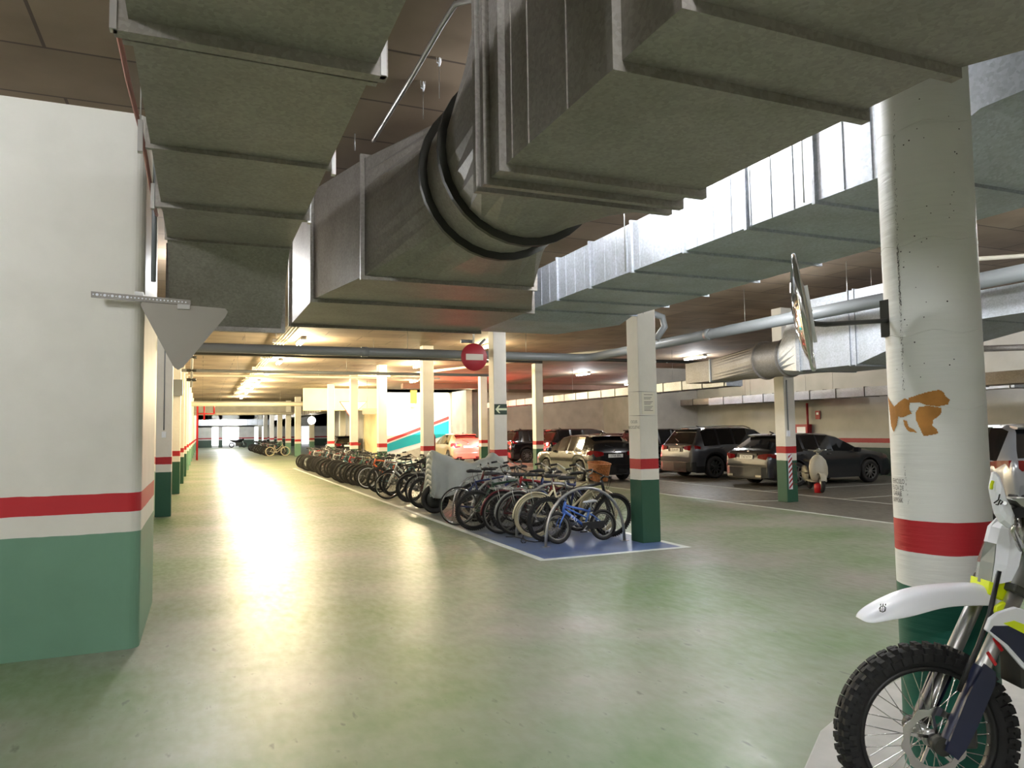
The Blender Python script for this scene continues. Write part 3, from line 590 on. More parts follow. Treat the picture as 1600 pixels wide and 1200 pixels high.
# wire grips
for (u, v, lab) in ((661, 133, 'wire rope with white cam grip, the lower of the two'), (686, 93, 'wire rope with white cam grip, the higher of the two')):
    p = Q(u, v, y=5.15 if u < 670 else 4.78); wg = thing('hanging_wire', lab, 'wire', (p.x, p.y, CZ), group='wires holding the fan duct')
    zg = p.z-CZ; part('wire', MB().tube([(0, 0, 0), (0, 0, zg+.05)], .003, 5).tube([(0, 0, zg-.05), (0, 0, 3.98-CZ-.02)], .003, 5), M['steel'], wg)
    part('loop', MB().tube([(0, 0, zg+.07), (-.018, 0, zg+.03), (-.014, 0, zg-.01), (.014, 0, zg-.01), (.018, 0, zg+.03)], .003, 5, closed=True), M['steel'], wg)
    part('grip', MB().tube([(.0, 0, zg-.05), (.006, -.004, zg-.02), (.002, -.004, zg+.025)], [.007, .009, .006], 8).tube([(-.016, 0, zg-.02), (0, 0, zg-.03)], .005, 6), M['white_plastic'], wg)

# ------------------------------------------------------------------ lamps
def ceiling_lamp(x, y, watts, warm):
    lab = 'lit fluorescent ceiling lamp in the warm-lit far lane' if warm else 'fluorescent ceiling lamp with white tubes'
    if (x, y) == (2.5, 21.0): lab = 'nearest lit ceiling lamp of the left lane, beside the bundle of conduits'
    if (x, y) == (16.2, 30.0): lab = 'lit ceiling lamp just left of the outlet of the right duct'
    t = thing('ceiling_lamp', lab, 'lamp', (x, y, CZ-.02), PI/2, 'fluorescent ceiling lamps')
    part('lamp_housing', MB().box((-.6, -.08, -.06), (.6, .08, 0)), M['lamp_body'], t)
    for s in (-.045, .045): part('lamp_tube', MB().tube([(-.57, s, -.085), (.57, s, -.085)], .016, 8), M['tube_warm' if warm else 'tube'], t)
    ld = bpy.data.lights.new('lamp_light', 'POINT'); ld.shadow_soft_size = .16; ld.energy = watts*LAMP_GAIN[warm]; ld.color = LAMP_WARM if warm else LAMP_COOL
    lo = bpy.data.objects.new('lamp_light', ld); C.objects.link(lo); lo.parent = t; lo.location = (0, 0, -.30)
for a_ in LAMPS: ceiling_lamp(*a_)
gl = thing('globe_lamp', 'glowing round lamp in front of the pale pillar in the far hall', 'lamp', tuple(Q(487, 657, y=55)))
part('globe', MB().lathe([(.001, -.28), (.14, -.24), (.24, -.14), (.28, 0), (.24, .14), (.14, .24), (.001, .28)], n=20), mat('lit_globe', (255, 255, 255), .3, emit=(255, 250, 235), es=25), gl)
part('stem', MB().tube([(0, 0, .27), (0, 0, 3.0-gl.location.z)], .02, 6), M['steel'], gl)

# ------------------------------------------------------------------ signs and mirror
ts = thing('triangular_sign', 'bare back of a triangular sign hanging from a perforated rail at the left', 'sign', tuple(Q(290, 470, y=6.44)))
o0 = Vector(ts.location); sgp = [Q(u, v, y=6.40)-o0 for u, v in ((222, 471), (352, 482), (356, 487), (352, 495), (286, 574), (278, 578), (271, 573), (219, 476))]
part('sign_plate', MB().prism(sgp, (0, .006, 0)), M['sign_back'], ts)
a_, b_, c_, d_ = [Q(u, v, y=6.39)-o0 for u, v in ((142, 455), (298, 469), (298, 477), (142, 464))]
part('rail', MB().prism([a_, b_, c_, d_], (0, .02, 0)), M['galv'], ts)
h = MB()
for k in range(26):
    t_ = (k+.6)/27; p = a_.lerp(b_, t_).lerp(d_.lerp(c_, t_), .5); r_ = .011 if k < 10 and k % 2 else .006
    h.lathe([(.0005, -.002), (r_, -.002)], 'y', p, 8)
part('rail_hole', h, M['white_plastic'], ts, fix=False)
e_ = Q(288, 478, y=6.38)-o0; part('clip', MB().box(e_+Vector((-.05, 0, -.025)), e_+Vector((.04, .01, .012))), M['steel'], ts)
part('rail_bracket', MB().box(Vector((-.5, 6.41, a_.z+o0.z-.02))-o0, Vector((-.44, 6.53, a_.z+o0.z+.02))-o0), M['steel'], ts)
ne = thing('no_entry_sign', 'round red no-entry sign with a pale bar hung before the arrow pillar', 'sign', tuple(Q(741, 558, y=15.4)))
part('disc', MB().lathe([(.001, -.01), (.30, -.01), (.31, 0), (.30, .01), (.001, .01)], 'y', n=40), M['sign_red'], ne)
part('bar', MB().box((-.2, -.014, -.068), (.21, -.01, .07)), mat('aged_white', (205, 195, 180), .5), ne)
part('post', MB().tube([(0, .03, .25), (0, .03, CZ-ne.location.z)], .025, 8).box((-.22, .015, .12), (.22, .035, .16)), M['white_pipe'], ne)
part('bracket', MB().tube([(-.28, .1, .36), (.0, .1, .36)], .04, 8).tube([(.12, .1, .25), (.3, .1, .42)], .03, 6), M['pvc'], ne)
gw = thing('give_way_sign', 'triangular sign with a red edge hanging left of the fourth bay pillar', 'sign', tuple(Q(548, 640, y=36.0)))
o0 = Vector(gw.location); tri = [Q(u, v, y=36.0)-o0 for u, v in ((532, 628), (572, 628), (548, 651))]
part('face', MB().prism(tri, (0, .02, 0)), mat('pinkish_sign', (225, 205, 190), .5), gw)
cen = sum(tri, Vector())/3; outer = [cen+(p-cen)*1.1 for p in tri]
e = MB()
for i in range(3): e.prism([tri[i]+Vector((0, -.01, 0)), tri[(i+1) % 3]+Vector((0, -.01, 0)), outer[(i+1) % 3]+Vector((0, -.01, 0)), outer[i]+Vector((0, -.01, 0))], (0, .03, 0))
part('border', e, M['sign_red'], gw); part('hanger', MB().tube([(0, .03, .2), (0, .03, CZ-o0.z)], .012, 6), M['steel'], gw)
sb = thing('hanging_sign', 'small dark hanging sign left of the ramp', 'sign', tuple(Q(583, 643, y=37.5)))
part('board', MB().box((-.55, 0, -.14), (.3, .04, .16)), mat('dull_sign', (150, 138, 120), .5), sb); part('hanger', MB().tube([(-.3, .02, .15), (-.3, .02, CZ-sb.location.z)], .01, 5), M['steel'], sb)
bx = thing('wall_box', 'ochre cabinet high on the ramp wall', 'box', tuple(Q(646, 618, y=47.9))); part('cabinet', MB().box((-.2, -.1, -.5), (.22, .09, .35)), mat('ochre', (196, 158, 60), .6), bx); part('cabinet_lamp', MB().box((-.2, -.12, -.75), (.1, .09, -.55)), M['lamp_body'], bx)
fs = thing('fire_hose_sign', 'small red and white hose sign on the wall behind the dark cars', 'sign', tuple(Q(938, 653, x=26.97)), -PI/2)
part('board', MB().box((-.2, -.02, -.32), (.2, .0, .32)), M['sign_red'], fs); part('symbol', MB().box((-.09, -.025, -.2), (.09, -.02, .2)), M['white_plastic'], fs)
for (dx, dz, nm, lab, m) in ((.0, -1.0, 'fire_extinguisher', 'dark red extinguisher below the hose sign', 'sign_red'),):
    p = Q(938, 668, x=26.8); ex = thing(nm, lab, 'extinguisher', (p.x, p.y, p.z-.3)); part('cylinder', MB().lathe([(.001, 0), (.1, 0), (.1, .45), (.03, .55), (.001, .55)], n=16), M['sign_red'], ex); part('hose', MB().tube([(0, 0, .55), (.12, 0, .5), (.16, 0, .2)], .02, 6), M['black'], ex)
fs = thing('fire_hose_sign', 'small red hose sign on the wall above the estate car', 'sign', tuple(Q(1277.5, 648, x=20.27)), -PI/2)
part('board', MB().box((-.09, -.02, -.16), (.12, 0, .14)), M['sign_red'], fs); part('symbol', MB().box((-.04, -.025, -.0), (.06, -.02, .08)), M['white_plastic'], fs)
hc = thing('hose_cabinet', 'red hose cabinet on a red riser behind the estate car', 'cabinet', tuple(Q(1256, 669, x=20.2)), -PI/2)
part('cabinet', MB().box((-.3, -.12, -.32), (.3, .08, .14)), M['sign_red'], hc); part('riser', MB().tube([(.3, -.1, -.3), (.3, -.1, .9)], .04, 8), M['sign_red'], hc); part('glass_panel', MB().box((-.22, -.125, -.2), (.2, -.12, .05)), M['white_plastic'], hc)
cy = thing('gas_cylinder', 'tall dark red cylinder standing beside the lit hatchback', 'cylinder', (11.12, 37.2, 0)); part('cylinder', MB().lathe([(.001, 0), (.14, 0), (.14, 1.35), (.05, 1.6), (.001, 1.68)], n=16), mat('dark_red_paint', (96, 14, 22), .5), cy)
# convex mirror on an arm from the column, seen edge-on
mc = np.array(Q(1251, 489, y=2.36)); mt = np.array(Q(1236, 401, y=2.36)); mb_ = np.array(Q(1267, 578, y=2.36))
sc_f = 1.0
up_ = (mt-mb_); R_ = np.linalg.norm(up_)/2; up_ /= np.linalg.norm(up_); vw = mc-np.array([0, 0, EYE]); vw /= np.linalg.norm(vw)
nm_ = np.cross(up_, vw); nm_ /= np.linalg.norm(nm_); nm_ = nm_*math.cos(.015)+vw*math.sin(.015); sd_ = np.cross(up_, nm_)
cmx = thing('traffic_mirror', 'round convex traffic mirror seen edge-on, on an arm from the round column', 'mirror', tuple(mc))
rot = Matrix([[sd_[i], up_[i], nm_[i]] for i in range(3)])
def orient(mb): mb.v = [tuple(rot@Vector(p)) for p in mb.v]; return mb
part('mirror_face', orient(MB().lathe([(.001, .034), (R_*.4, .027), (R_*.75, .010), (R_*.97, -.012)], n=40)), M['mirror'], cmx)
part('mirror_back', orient(MB().lathe([(.001, -.03), (R_*.5, -.028), (R_*.97, -.014)], n=40)), M['mirror_back'], cmx)
part('rim', orient(MB().tube([(R_*math.cos(2*PI*k/40), R_*math.sin(2*PI*k/40), -.012) for k in range(40)], .011, 8, closed=True)), M['chrome'], cmx)
part('back_brace', orient(MB().box((-.014, -R_*.55, -.045), (.014, R_*.45, -.03))), M['steel'], cmx)
nb = Vector(rot@Vector((0, 0, -.06)))
cl_ = Vector((CX-CR*.8, CY+.13, 0)); arm_end = Vector((CX-CR*.82, CY+CR*.5, Q(1380, 500, y=2.56).z))
e1 = Q(1262, 483, y=2.40); 
part('arm', rel(MB().tube([Q(1261, 478, y=2.40), Q(1262, 496, y=2.40), Q(1272, 506, y=2.42), Q(1290, 507, y=2.44), arm_end], .011, 8).tube([Q(1261, 478, y=2.40), Vector(mc)+nb*.6], .012, 8), tuple(mc)), M['dark_steel'], cmx)
part('arm_plate', rel(MB().box(arm_end+Vector((-.02, -.03, -.08)), arm_end+Vector((.04, .03, .1))), tuple(mc)), M['dark_steel'], cmx)

# ------------------------------------------------------------------ bicycles
def wheel(name, parent, c, r, tw, tyre_m, rim_m, nsp=28, hub=.018, knob=False):
    """wheel in the x-z plane: tyre with rim, spokes and hub as sub-parts"""
    t = MB(); t.tube([(r*math.cos(2*PI*k/36)*(1-tw/r), 0, r*math.sin(2*PI*k/36)*(1-tw/r)) for k in range(36)], tw, 8, closed=True)
    if knob:
        for k in range(60):
            a = 2*PI*k/60
            for s in (-1, 1): t.box((-.006, s*tw*.1-.008+s*.008, r-.003), (.006, s*tw*.1+.008+s*.008, r+.005)); n = len(t.v); ca, sa = math.cos(a), math.sin(a); t.v[n-8:] = [(x*ca-z*sa, y, x*sa+z*ca) for (x, y, z) in t.v[n-8:]]
    w_ = part(name, t, tyre_m, parent, loc=c)
    rr = r-2*tw; part('rim', MB().lathe([(rr-.02, -.011), (rr+.004, -.014), (rr+.004, .014), (rr-.02, .011)], 'y', n=36, closed=True), rim_m, w_)
    sp = MB()
    for k in range(nsp):
        a = 2*PI*k/nsp; b = a+(.5 if k % 2 else -.5); s = .028 if k % 4 < 2 else -.028
        sp.tube([(hub*math.cos(b), s, hub*math.sin(b)), ((rr-.01)*math.cos(a), 0, (rr-.01)*math.sin(a))], .0016, 3, cap=False)
    part('spokes', sp, M['spoke'], w_, fix=False)
    part('hub', MB().tube([(0, -.05, 0), (0, .05, 0)], hub, 8), M['alu'], w_)
    return w_
def fender(name, parent, c, r, a0, a1, m, w_=.05):
    rg = []
    for k in range(19):
        a = a0+(a1-a0)*k/18; ca, sa = math.cos(a), math.sin(a)
        rg.append([((r+dr)*ca, y, (r+dr)*sa) for (y, dr) in ((-w_/2, -.014), (-w_/3, .004), (0, .01), (w_/3, .004), (w_/2, -.014), (w_/3, -.001), (0, .005), (-w_/3, -.001))])
    return part(name, MB().rings(rg, sm=True, cap=True), m, parent, loc=c)
def make_bike(style, frame_m, label, tyre=None, rim=None, r=None, fend=None, basket=False):
    """x forward, y to the left, z up"""
    kid = style == 'kid'; s = .70 if kid else 1.0
    tyre = tyre or M['tyre']; rim = rim or (M['rim_dark'] if style in ('mtb', 'road') else M['dull_rim'])
    r = r or (.225 if kid else (.34 if style != 'mtb' else .335)); tw = {'mtb': .026, 'city': .019, 'cream': .02, 'kid': .024, 'road': .014}[style]
    t = thing('childs_bicycle' if kid else 'bicycle', label, 'bicycle')
    RA = Vector((-.52*s, 0, r)); FA = Vector((.56*s, 0, r)); BB = Vector((-.08*s, 0, .28 if not kid else .225))
    HT = Vector((.35*s, 0, .86 if not kid else .57)); HB = Vector((.395*s, 0, .70 if not kid else .46)); ST = Vector((-.235*s, 0, .80 if not kid else .48))
    tr = .021 if style == 'mtb' else .017
    if kid: tr = .017
    f = MB(); f.tube([HT+Vector((-.01, 0, .02)), HB+Vector((.01, 0, -.02))], tr*1.15, 10)
    if style == 'city':      # step-through frame, two low sweeping tubes
        f.tube([HB, Vector((.20, 0, .50)), Vector((.05, 0, .33)), BB], tr, 10); f.tube([HT-Vector((.0, 0, .04)), Vector((.16, 0, .60)), Vector((-.05, 0, .45)), BB.lerp(ST, .4)], tr*.8, 10)
    elif style == 'cream':
        f.tube([HB, BB], tr, 10); f.tube([HT-Vector((0, 0, .03)), BB.lerp(ST, .62)], tr*.9, 10)
    else:
        f.tube([HB+Vector((0, 0, .01)), BB], tr*1.25, 10); f.tube([HT-Vector((0, 0, .03)), ST-Vector((0, 0, .05))], tr, 10)
        if kid: f.tube([HT.lerp(HB, .5), BB.lerp(ST, .45)], tr*.8, 8)
    f.tube([BB, ST], tr*.9, 10)
    for y in (-.05, .05):
        f.tube([BB+Vector((0, y*.5, 0)), RA+Vector((0, y*1.1, 0))], .009, 6); f.tube([ST+Vector((0, y*.3, -.08)), RA+Vector((0, y*1.1, 0))], .008, 6)
    part('frame', f, frame_m, t)
    fk = MB(); cr = HB+Vector((.02*s, 0, -.04))
    for y in (-.055, .055): fk.tube([cr+Vector((0, y, 0)), cr.lerp(FA, .6)+Vector((.012, y, 0)), FA+Vector((0, y, 0))], [.015, .014, .009] if style == 'mtb' else [.011, .010, .008], 8)
    fk.tube([cr+Vector((0, -.06, 0)), cr+Vector((0, .06, 0))], .016, 8).tube([HT, HT+Vector((-.02, 0, .07))], .013, 8)
    part('fork', fk, M['dark_steel'] if style == 'mtb' else frame_m, t)
    wheel('front_wheel', t, FA, r, tw, tyre, rim, 20 if kid else 28, knob=(style == 'mtb')); wheel('rear_wheel', t, RA, r, tw, tyre, rim, 20 if kid else 28, .026, knob=(style == 'mtb'))
    # handlebar
    hb = HT+Vector((.0, 0, .08)); wd = .22 if kid else .30
    if style in ('mtb',): hp = [(hb.x-.03, -wd, hb.z+.035), (hb.x+.02, -.1, hb.z+.01), (hb.x+.04, 0, hb.z), (hb.x+.02, .1, hb.z+.01), (hb.x-.03, wd, hb.z+.035)]
    elif kid: hp = [(hb.x-.03, -wd, hb.z+.1), (hb.x, -.12, hb.z+.09), (hb.x+.0, -.05, hb.z), (hb.x, .05, hb.z), (hb.x, .12, hb.z+.09), (hb.x-.03, wd, hb.z+.1)]
    else: hp = [(hb.x-.18, -wd, hb.z+.1), (hb.x-.06, -wd*.95, hb.z+.12), (hb.x+.03, -.1, hb.z+.04), (hb.x+.03, 0, hb.z), (hb.x+.03, .1, hb.z+.04), (hb.x-.06, wd*.95, hb.z+.12), (hb.x-.18, wd, hb.z+.1)]
    h = part('handlebar', MB().tube(hp, .0115, 8).tube([hb+Vector((-.02, 0, -.04)), hb+Vector((.035, 0, .0))], .016, 8), M['black'] if style == 'mtb' else M['steel'], t)
    for sgn in (0, -1):
        a, b = Vector(hp[sgn]), Vector(hp[1 if sgn == 0 else -2]); part('grip', MB().tube([a, a.lerp(b, .55 if style == 'mtb' else .9)], .0165, 8), M['rubber'], h)
        part('brake_lever', MB().tube([a.lerp(b, .8), a.lerp(b, .5)+Vector((.06, 0, -.02)), a.lerp(b, .05)+Vector((.05, 0, -.03))], .005, 5), M['alu'], h)
    cb = MB()
    for y in (.06, -.05): cb.tube([(hb.x+.02, y*2, hb.z+.02), (hb.x+.14, y, hb.z+.0), (hb.x+.12, y*.5, hb.z-.14), (HB.x+.03, y*.3, HB.z)], .003, 4)
    part('cable', cb, M['black'], t, fix=False)
    # saddle, widening to the back
    sx, sz = ST.x-.03, ST.z+(.13 if not kid else .09); rg = []
    for (x, w0, hh, z0) in ((-.13, .02, .01, .01), (-.12, .075, .03, .0), (-.06, .078, .04, .005), (.0, .05, .035, 0), (.07, .027, .03, -.005), (.135, .018, .025, -.005), (.15, .008, .008, -.01)):
        k = .8 if kid else 1; rg.append([(sx+x*k+.02, w0*k*math.cos(a), sz+z0+hh*k*math.sin(a)*(1 if math.sin(a) > 0 else .5)) for a in np.linspace(0, 2*PI, 12, endpoint=False)])
    part('saddle', MB().rings(rg, sm=True, cap=True), M['white_plastic'] if kid else M['rubber'], t)
    part('seat_post', MB().tube([ST-Vector((-.0, 0, .04)), (sx, 0, sz-.01)], .0135, 8), M['alu'], t)
    ck_ = part('crankset', MB().lathe([(.03*s, .045), (.085*s, .045), (.085*s, .049), (.03*s, .049)], 'y', BB, 24, closed=True).tube([BB+Vector((0, -.06, 0)), BB+Vector((0, .06, 0))], .018*s, 10).bar(BB+Vector((0, .062, 0)), BB+Vector((.12*s, .07, -.11*s)), .018, .012).bar(BB+Vector((0, -.062, 0)), BB+Vector((-.12*s, -.07, .11*s)), .018, .012), M['alu'], t)
    for (px, py, pz_) in ((.12, .11, -.11), (-.12, -.11, .11)): part('pedal', MB().box(BB+Vector((px*s-.04, py-.035, pz_*s-.01)), BB+Vector((px*s+.04, py+.035, pz_*s+.01))), M['black'], ck_)
    part('chain', MB().tube([BB+Vector((0, .047, .08*s)), RA+Vector((0, .047, .035)), RA+Vector((-.035, .047, 0)), RA+Vector((0, .047, -.035)), BB+Vector((0, .047, -.08*s)), BB+Vector((.08*s, .047, 0))], .004, 4, closed=True), M['dark_steel'], t)
    if fend:
        fender('rear_mudguard', t, RA, r+.02, PI*.18, PI*1.02, fend); fender('front_mudguard', t, FA, r+.02, PI*.2, PI*.92, fend)
        part('luggage_rack', MB().tube([(RA.x-.2, -.05, r*2+.05), (RA.x+.16, -.05, r*2+.06), (RA.x+.16, .05, r*2+.06), (RA.x-.2, .05, r*2+.05)], .006, 6, closed=True).tube([(RA.x-.1, .05, r*2+.05), (RA.x, .06, r)], .005, 5).tube([(RA.x-.1, -.05, r*2+.05), (RA.x, -.06, r)], .005, 5), M['steel'], t)
    if basket:
        bz = HT.z-.02; bxc = HT.x+.2; rg = []
        for k, zz in enumerate(np.linspace(0, .27, 9)):
            e = 1+.28*zz/.27+(.02 if k % 2 else 0); rg.append([(bxc+.115*e*(abs(math.cos(a))**.6)*(1 if math.cos(a) > 0 else -1), .15*e*(abs(math.sin(a))**.6)*(1 if math.sin(a) > 0 else -1), bz+zz) for a in np.linspace(0, 2*PI, 40, endpoint=False)])
        bk = MB().rings(rg, sm=False); inner = [[(bxc+(x-bxc)*.93, y*.93, z+.008) for (x, y, z) in rr_] for rr_ in rg]; bk.rings(inner); bk.add(rg[0], [tuple(range(40))]); bk.tube(rg[-1][::2], .012, 6, closed=True)
        part('wicker_basket', bk, M['wicker'], t, fix=False)
        part('basket_stay', MB().tube([(HT.x, 0, bz+.05), (bxc-.1, 0, bz+.05)], .01, 6), M['steel'], t)
    if kid:
        part('crown_pad', MB().box((HT.x-.05, -.03, HT.z+.08), (HT.x+.03, .03, HT.z+.17)), M['black'], t)
        part('chain_guard', MB().prism([(BB.x+.07, .055, BB.z+.05), (RA.x, .055, RA.z+.06), (RA.x-.03, .055, RA.z), (RA.x, .055, RA.z-.03), (BB.x+.06, .055, BB.z-.05)], (0, .012, 0)), M['black'], t)
        me = text_mesh('RAY', .07); o = part('frame_writing', me, M['plate'], t, fix=False); d = (BB-HB).normalized(); ang = math.atan2(d.z, d.x)
        o.rotation_euler = Matrix([[d.x, 0, 0], [0, 0, -1], [d.z, 1, 0]]).to_euler() if False else (PI/2, 0, 0); o.location = HB.lerp(BB, .45)+Vector((0, -.024, -.02)); o.rotation_euler = (PI/2, -ang+PI if False else 0, 0)
        o.rotation_euler = (Matrix.Rotation(-(ang-PI), 4, 'Y') @ Matrix.Rotation(PI/2, 4, 'X')).to_euler(); o['label'] = 'white lettering on the down tube'
        o.rotation_euler = (Matrix.Rotation(PI, 4, 'Z') @ Matrix.Rotation((ang-PI)*-1, 4, 'Y').inverted() @ Matrix.Rotation(PI/2, 4, 'X')).to_euler(); o.location.y = .024
        part('stabiliser_leg', MB().tube([RA+Vector((0, .06, 0)), RA+Vector((.02, .1, -.12))], .008, 6), M['steel'], t)
    return t
bm_ = {k: mat('bike_'+k, v, .35, .2, coat=.3) for k, v in dict(black=(30, 30, 33), grey=(86, 88, 92), silver=(176, 178, 180), maroon=(84, 22, 30), cream=(222, 212, 178), blue=(74, 116, 196), navy=(34, 46, 92), white=(214, 216, 214), red=(150, 30, 36), green=(40, 70, 54), teal=(60, 110, 120), orange=(190, 90, 50)).items()}
rim_c = mat('cream_rim', (206, 196, 164), .5); tyre_c = mat('cream_tyre', (190, 178, 146), .7); mg_grey = mat('grey_mudguard', (138, 138, 134), .4)
BAY = 'bicycles packed in the long blue bay'
def park(t, y, x=5.12, heading=0, lean=0.0, yaw=0.0):
    t.location = (x, y, .006); t.rotation_euler = (lean if heading == 0 else -lean, 0, yaw+(0 if heading == 0 else PI)); return t
kid = make_bike('kid', bm_['blue'], "small blue child's bicycle with white saddle, nearest in the bicycle bay"); park(kid, 9.62, 5.13, 1, -.12, .02); kid['group'] = BAY
near = [('mtb', 'black', 'dark mountain bicycle behind the blue child\'s bicycle, wheel beside the noticed pillar', 9.88, 0, .14, {}, 5.2),
        ('cream', 'cream', 'cream bicycle with wicker basket and cream rear mudguard', 10.30, 0, .10, dict(fend=bm_['cream'], rim=rim_c, tyre=tyre_c, basket=True), 5.20),
        ('mtb', 'navy', 'navy mountain bicycle facing out between the cream and the grey bicycles', 10.5, 1, -.1, {}, 5.3),
        ('city', 'grey', 'grey town bicycle with grey mudguards just left of the cream one', 10.68, 0, .08, dict(fend=mg_grey), 5.06),
        ('city', 'maroon', 'maroon town bicycle with upright bars, left of the grey-mudguard one', 10.98, 0, .10, dict(fend=bm_['maroon']), 4.92),
        ('mtb', 'red', 'mountain bicycle with a red frame in the near tangle of bars', 11.26, 1, .1, {}, 5.2),
        ('mtb', 'green', 'dark green mountain bicycle with knobbly tyre jutting out in front of the grey cover', 11.55, 0, .12, {}, 4.68),
        ('mtb', 'silver', 'silver framed mountain bicycle beside the bright-rimmed one', 11.9, 1, .16, {}, 5.15),
        ('road', 'navy', 'bicycle with a bright silver rim sticking out right of the grey cover', 12.27, 0, .08, dict(rim=M['chrome']), 4.64),
        ('city', 'black', 'black town bicycle among the near tangle of bars', 12.65, 0, -.06, dict(fend=M['black']), 5.1),
        ('mtb', 'maroon', 'maroon mountain bicycle close to the grey cover', 13.0, 1, .1, {}, 5.2),
        ('mtb', 'grey', 'grey mountain bicycle touching the side of the grey cover', 13.4, 1, .12, {}, 5.5),
        ('mtb', 'black', 'dark mountain bicycle directly left of the grey cover', 15.4, 0, .12, {}, 4.9),
        ('city', 'maroon', 'maroon bicycle second to the left of the grey cover', 16.1, 0, .1, dict(fend=M['black']), 5.0),
        ('mtb', 'grey', 'dark grey bicycle third to the left of the grey cover', 16.8, 0, .1, {}, 4.98),
        ('city', 'black', 'black town bicycle right of the white step-through bicycle', 17.35, 1, .06, dict(fend=M['black']), 5.2),
        ('city', 'white', 'white step-through bicycle jutting out of the row', 17.9, 1, .05, dict(rim=M['chrome']), 4.76),
        ('mtb', 'black', 'black bicycle immediately left of the white step-through one', 18.6, 0, .1, {}, 5.05),
        ('mtb', 'black', 'black bicycle second to the left of the white step-through one', 19.2, 0, .1, {}, 5.1),
        ('road', 'teal', 'teal bicycle further left of the white step-through one', 19.9, 0, .1, {}, 4.95),
        ('mtb', 'silver', 'silver bicycle in the middle of the long row', 20.6, 1, .08, {}, 5.1),
        ('mtb', 'orange', 'orange framed bicycle in the middle of the long row', 21.4, 1, .1, dict(rim=M['white_plastic']), 5.0)]
protos = {}
for (st_, colr, lab, y, hd, ln_, kw, bx_) in near:
    if not kw and (st_, colr) in protos: b = dup(protos[(st_, colr)]); b['label'] = lab
    else:
        b = make_bike(st_, bm_[colr], lab, **kw)
        if not kw: protos[(st_, colr)] = b
    b['group'] = BAY; park(b, y, bx_, hd, ln_, random.uniform(-.06, .06))
keys = [k for k in protos]; y = 22.2; i = 0
pool = [protos[('mtb', 'black')], protos[('mtb', 'grey')], protos[('mtb', 'red')], protos[('mtb', 'silver')], protos[('road', 'teal')], protos[('mtb', 'green')]]
FARL = {'black': 'black', 'grey': 'grey', 'red': 'dark red', 'silver': 'silver', 'teal': 'teal', 'green': 'dark green'}
COLN = {protos[k].name: FARL[k[1]] for k in protos if k[1] in FARL}
while y < 35.6:
    s_ = pool[[0, 1, 0, 5, 0, 2, 1, 4, 0, 1, 5, 0, 3][i % 13]]; b = dup(s_); b['label'] = COLN[s_.name]+' bicycle packed in the row beyond the orange-framed one'; b['group'] = BAY+', far half'
    park(b, y, 4.95+random.uniform(-.15, .15), random.choice((0, 1, 0)), random.uniform(.0, .14), random.uniform(-.12, .12)); y += random.uniform(.36, .5); i += 1
for k in range(22):       # the second group in the far hall
    b = dup(pool[(k*5) % 6]); b['label'] = 'bicycle in the distant cluster at the left of the far hall'; b['group'] = 'distant bicycles'
    b.location = (5.0+random.uniform(-.15, .15), 57.5+k*.85, 0); b.rotation_euler = (random.uniform(-.1, .12), 0, random.choice((0, PI))+random.uniform(-.1, .1))
b = make_bike('city', bm_['cream'], 'pale cream bicycle at the near end of the distant cluster', rim=rim_c, tyre=tyre_c); b['group'] = 'distant bicycles'; b.location = (5.1, 56.6, 0)
# hoops of the stands
for y, lab in [(9.46, 'curved steel cycle stand in front of the blue child\'s bicycle')]+[(10.5+1.05*k, 'steel cycle stand hidden among the parked bicycles') for k in range(6)]:
    arc = [(-.64*math.cos(PI*k/18), 0, .80*math.sin(PI*k/18)**.8) for k in range(19)]
    o = part('cycle_stand', MB().tube(arc, .021, 10), M['alu']); o.location = (5.10, y, 0); tag(o, lab, 'cycle stand', 'hoop cycle stands')
    part('base_plate', MB().box((-.7, -.04, 0), (-.58, .04, .008)).box((.58, -.04, 0), (.7, .04, .008)), M['alu'], o)
part('lock_cable', MB().tube([(4.3+.12*math.sin(k*.9)+k*.02, 10.2+.35*math.cos(k*.7), .02) for k in range(16)], .007, 5), M['rubber']); tag(bpy.data.objects['lock_cable'], 'black lock cable lying on the blue floor beside the bicycles', 'cable')

# covered motorcycle -------------------------------------------------
cv = thing('motorcycle_cover', 'light grey tarpaulin draped over a motorcycle among the bicycles', 'cover', (4.98, 14.32, 0))
nx, ny = 64, 48; vs = []; fs_ = []
def topz(x):
    P = [(-.92, 1.22), (-.86, 1.27), (-.55, 1.17), (-.25, 1.06), (.1, 1.00), (.45, 1.08), (.65, 1.19), (.85, 1.10), (1.0, .98), (1.08, .9)]
    for (a, za), (b, zb) in zip(P, P[1:]):
        if a <= x <= b: t = (x-a)/(b-a); t = t*t*(3-2*t); return za+(zb-za)*t
    return .8
for i in range(nx+1):
    x = -.92+2.0*i/nx; tz = topz(x)
    for j in range(ny+1):
        v = -1+2*j/ny; a = abs(v); sgn = 1 if v > 0 else -1
        hem = .36+.16*max(0, x+.2)+.03*math.sin(x*9+sgn)
        if a < .25: yy = v/.25*.16; zz = tz-.05*(a/.25)**2+.0
        else:
            t = (a-.25)/.75; fold = math.sin(x*13+2.6*math.sin(x*4)+(1.2 if sgn > 0 else 0)+t*2.2)*.035*t+math.sin(x*31+t*5)*.010*t
            sag = .05*math.sin(PI*t)*math.sin(x*5+1)
            yy = sgn*(.16+.22*t**.6+fold+sag); zz = (tz-.05)*(1-t)+hem*t
        xx = x+(.05*math.sin(zz*7+v*3))*.6; vs.append((xx, yy, zz))
for i in range(nx):
    for j in range(ny): k = i*(ny+1)+j; fs_.append((k, k+1, k+ny+2, k+ny+1))
b_ = len(vs)
for j in range(ny+1):
    p = vs[j]; vs.append((p[0], p[1], p[2]))
mbb = MB().add(vs[:b_], fs_, 0, True)
e0 = [vs[j] for j in range(ny+1)]; rows = []
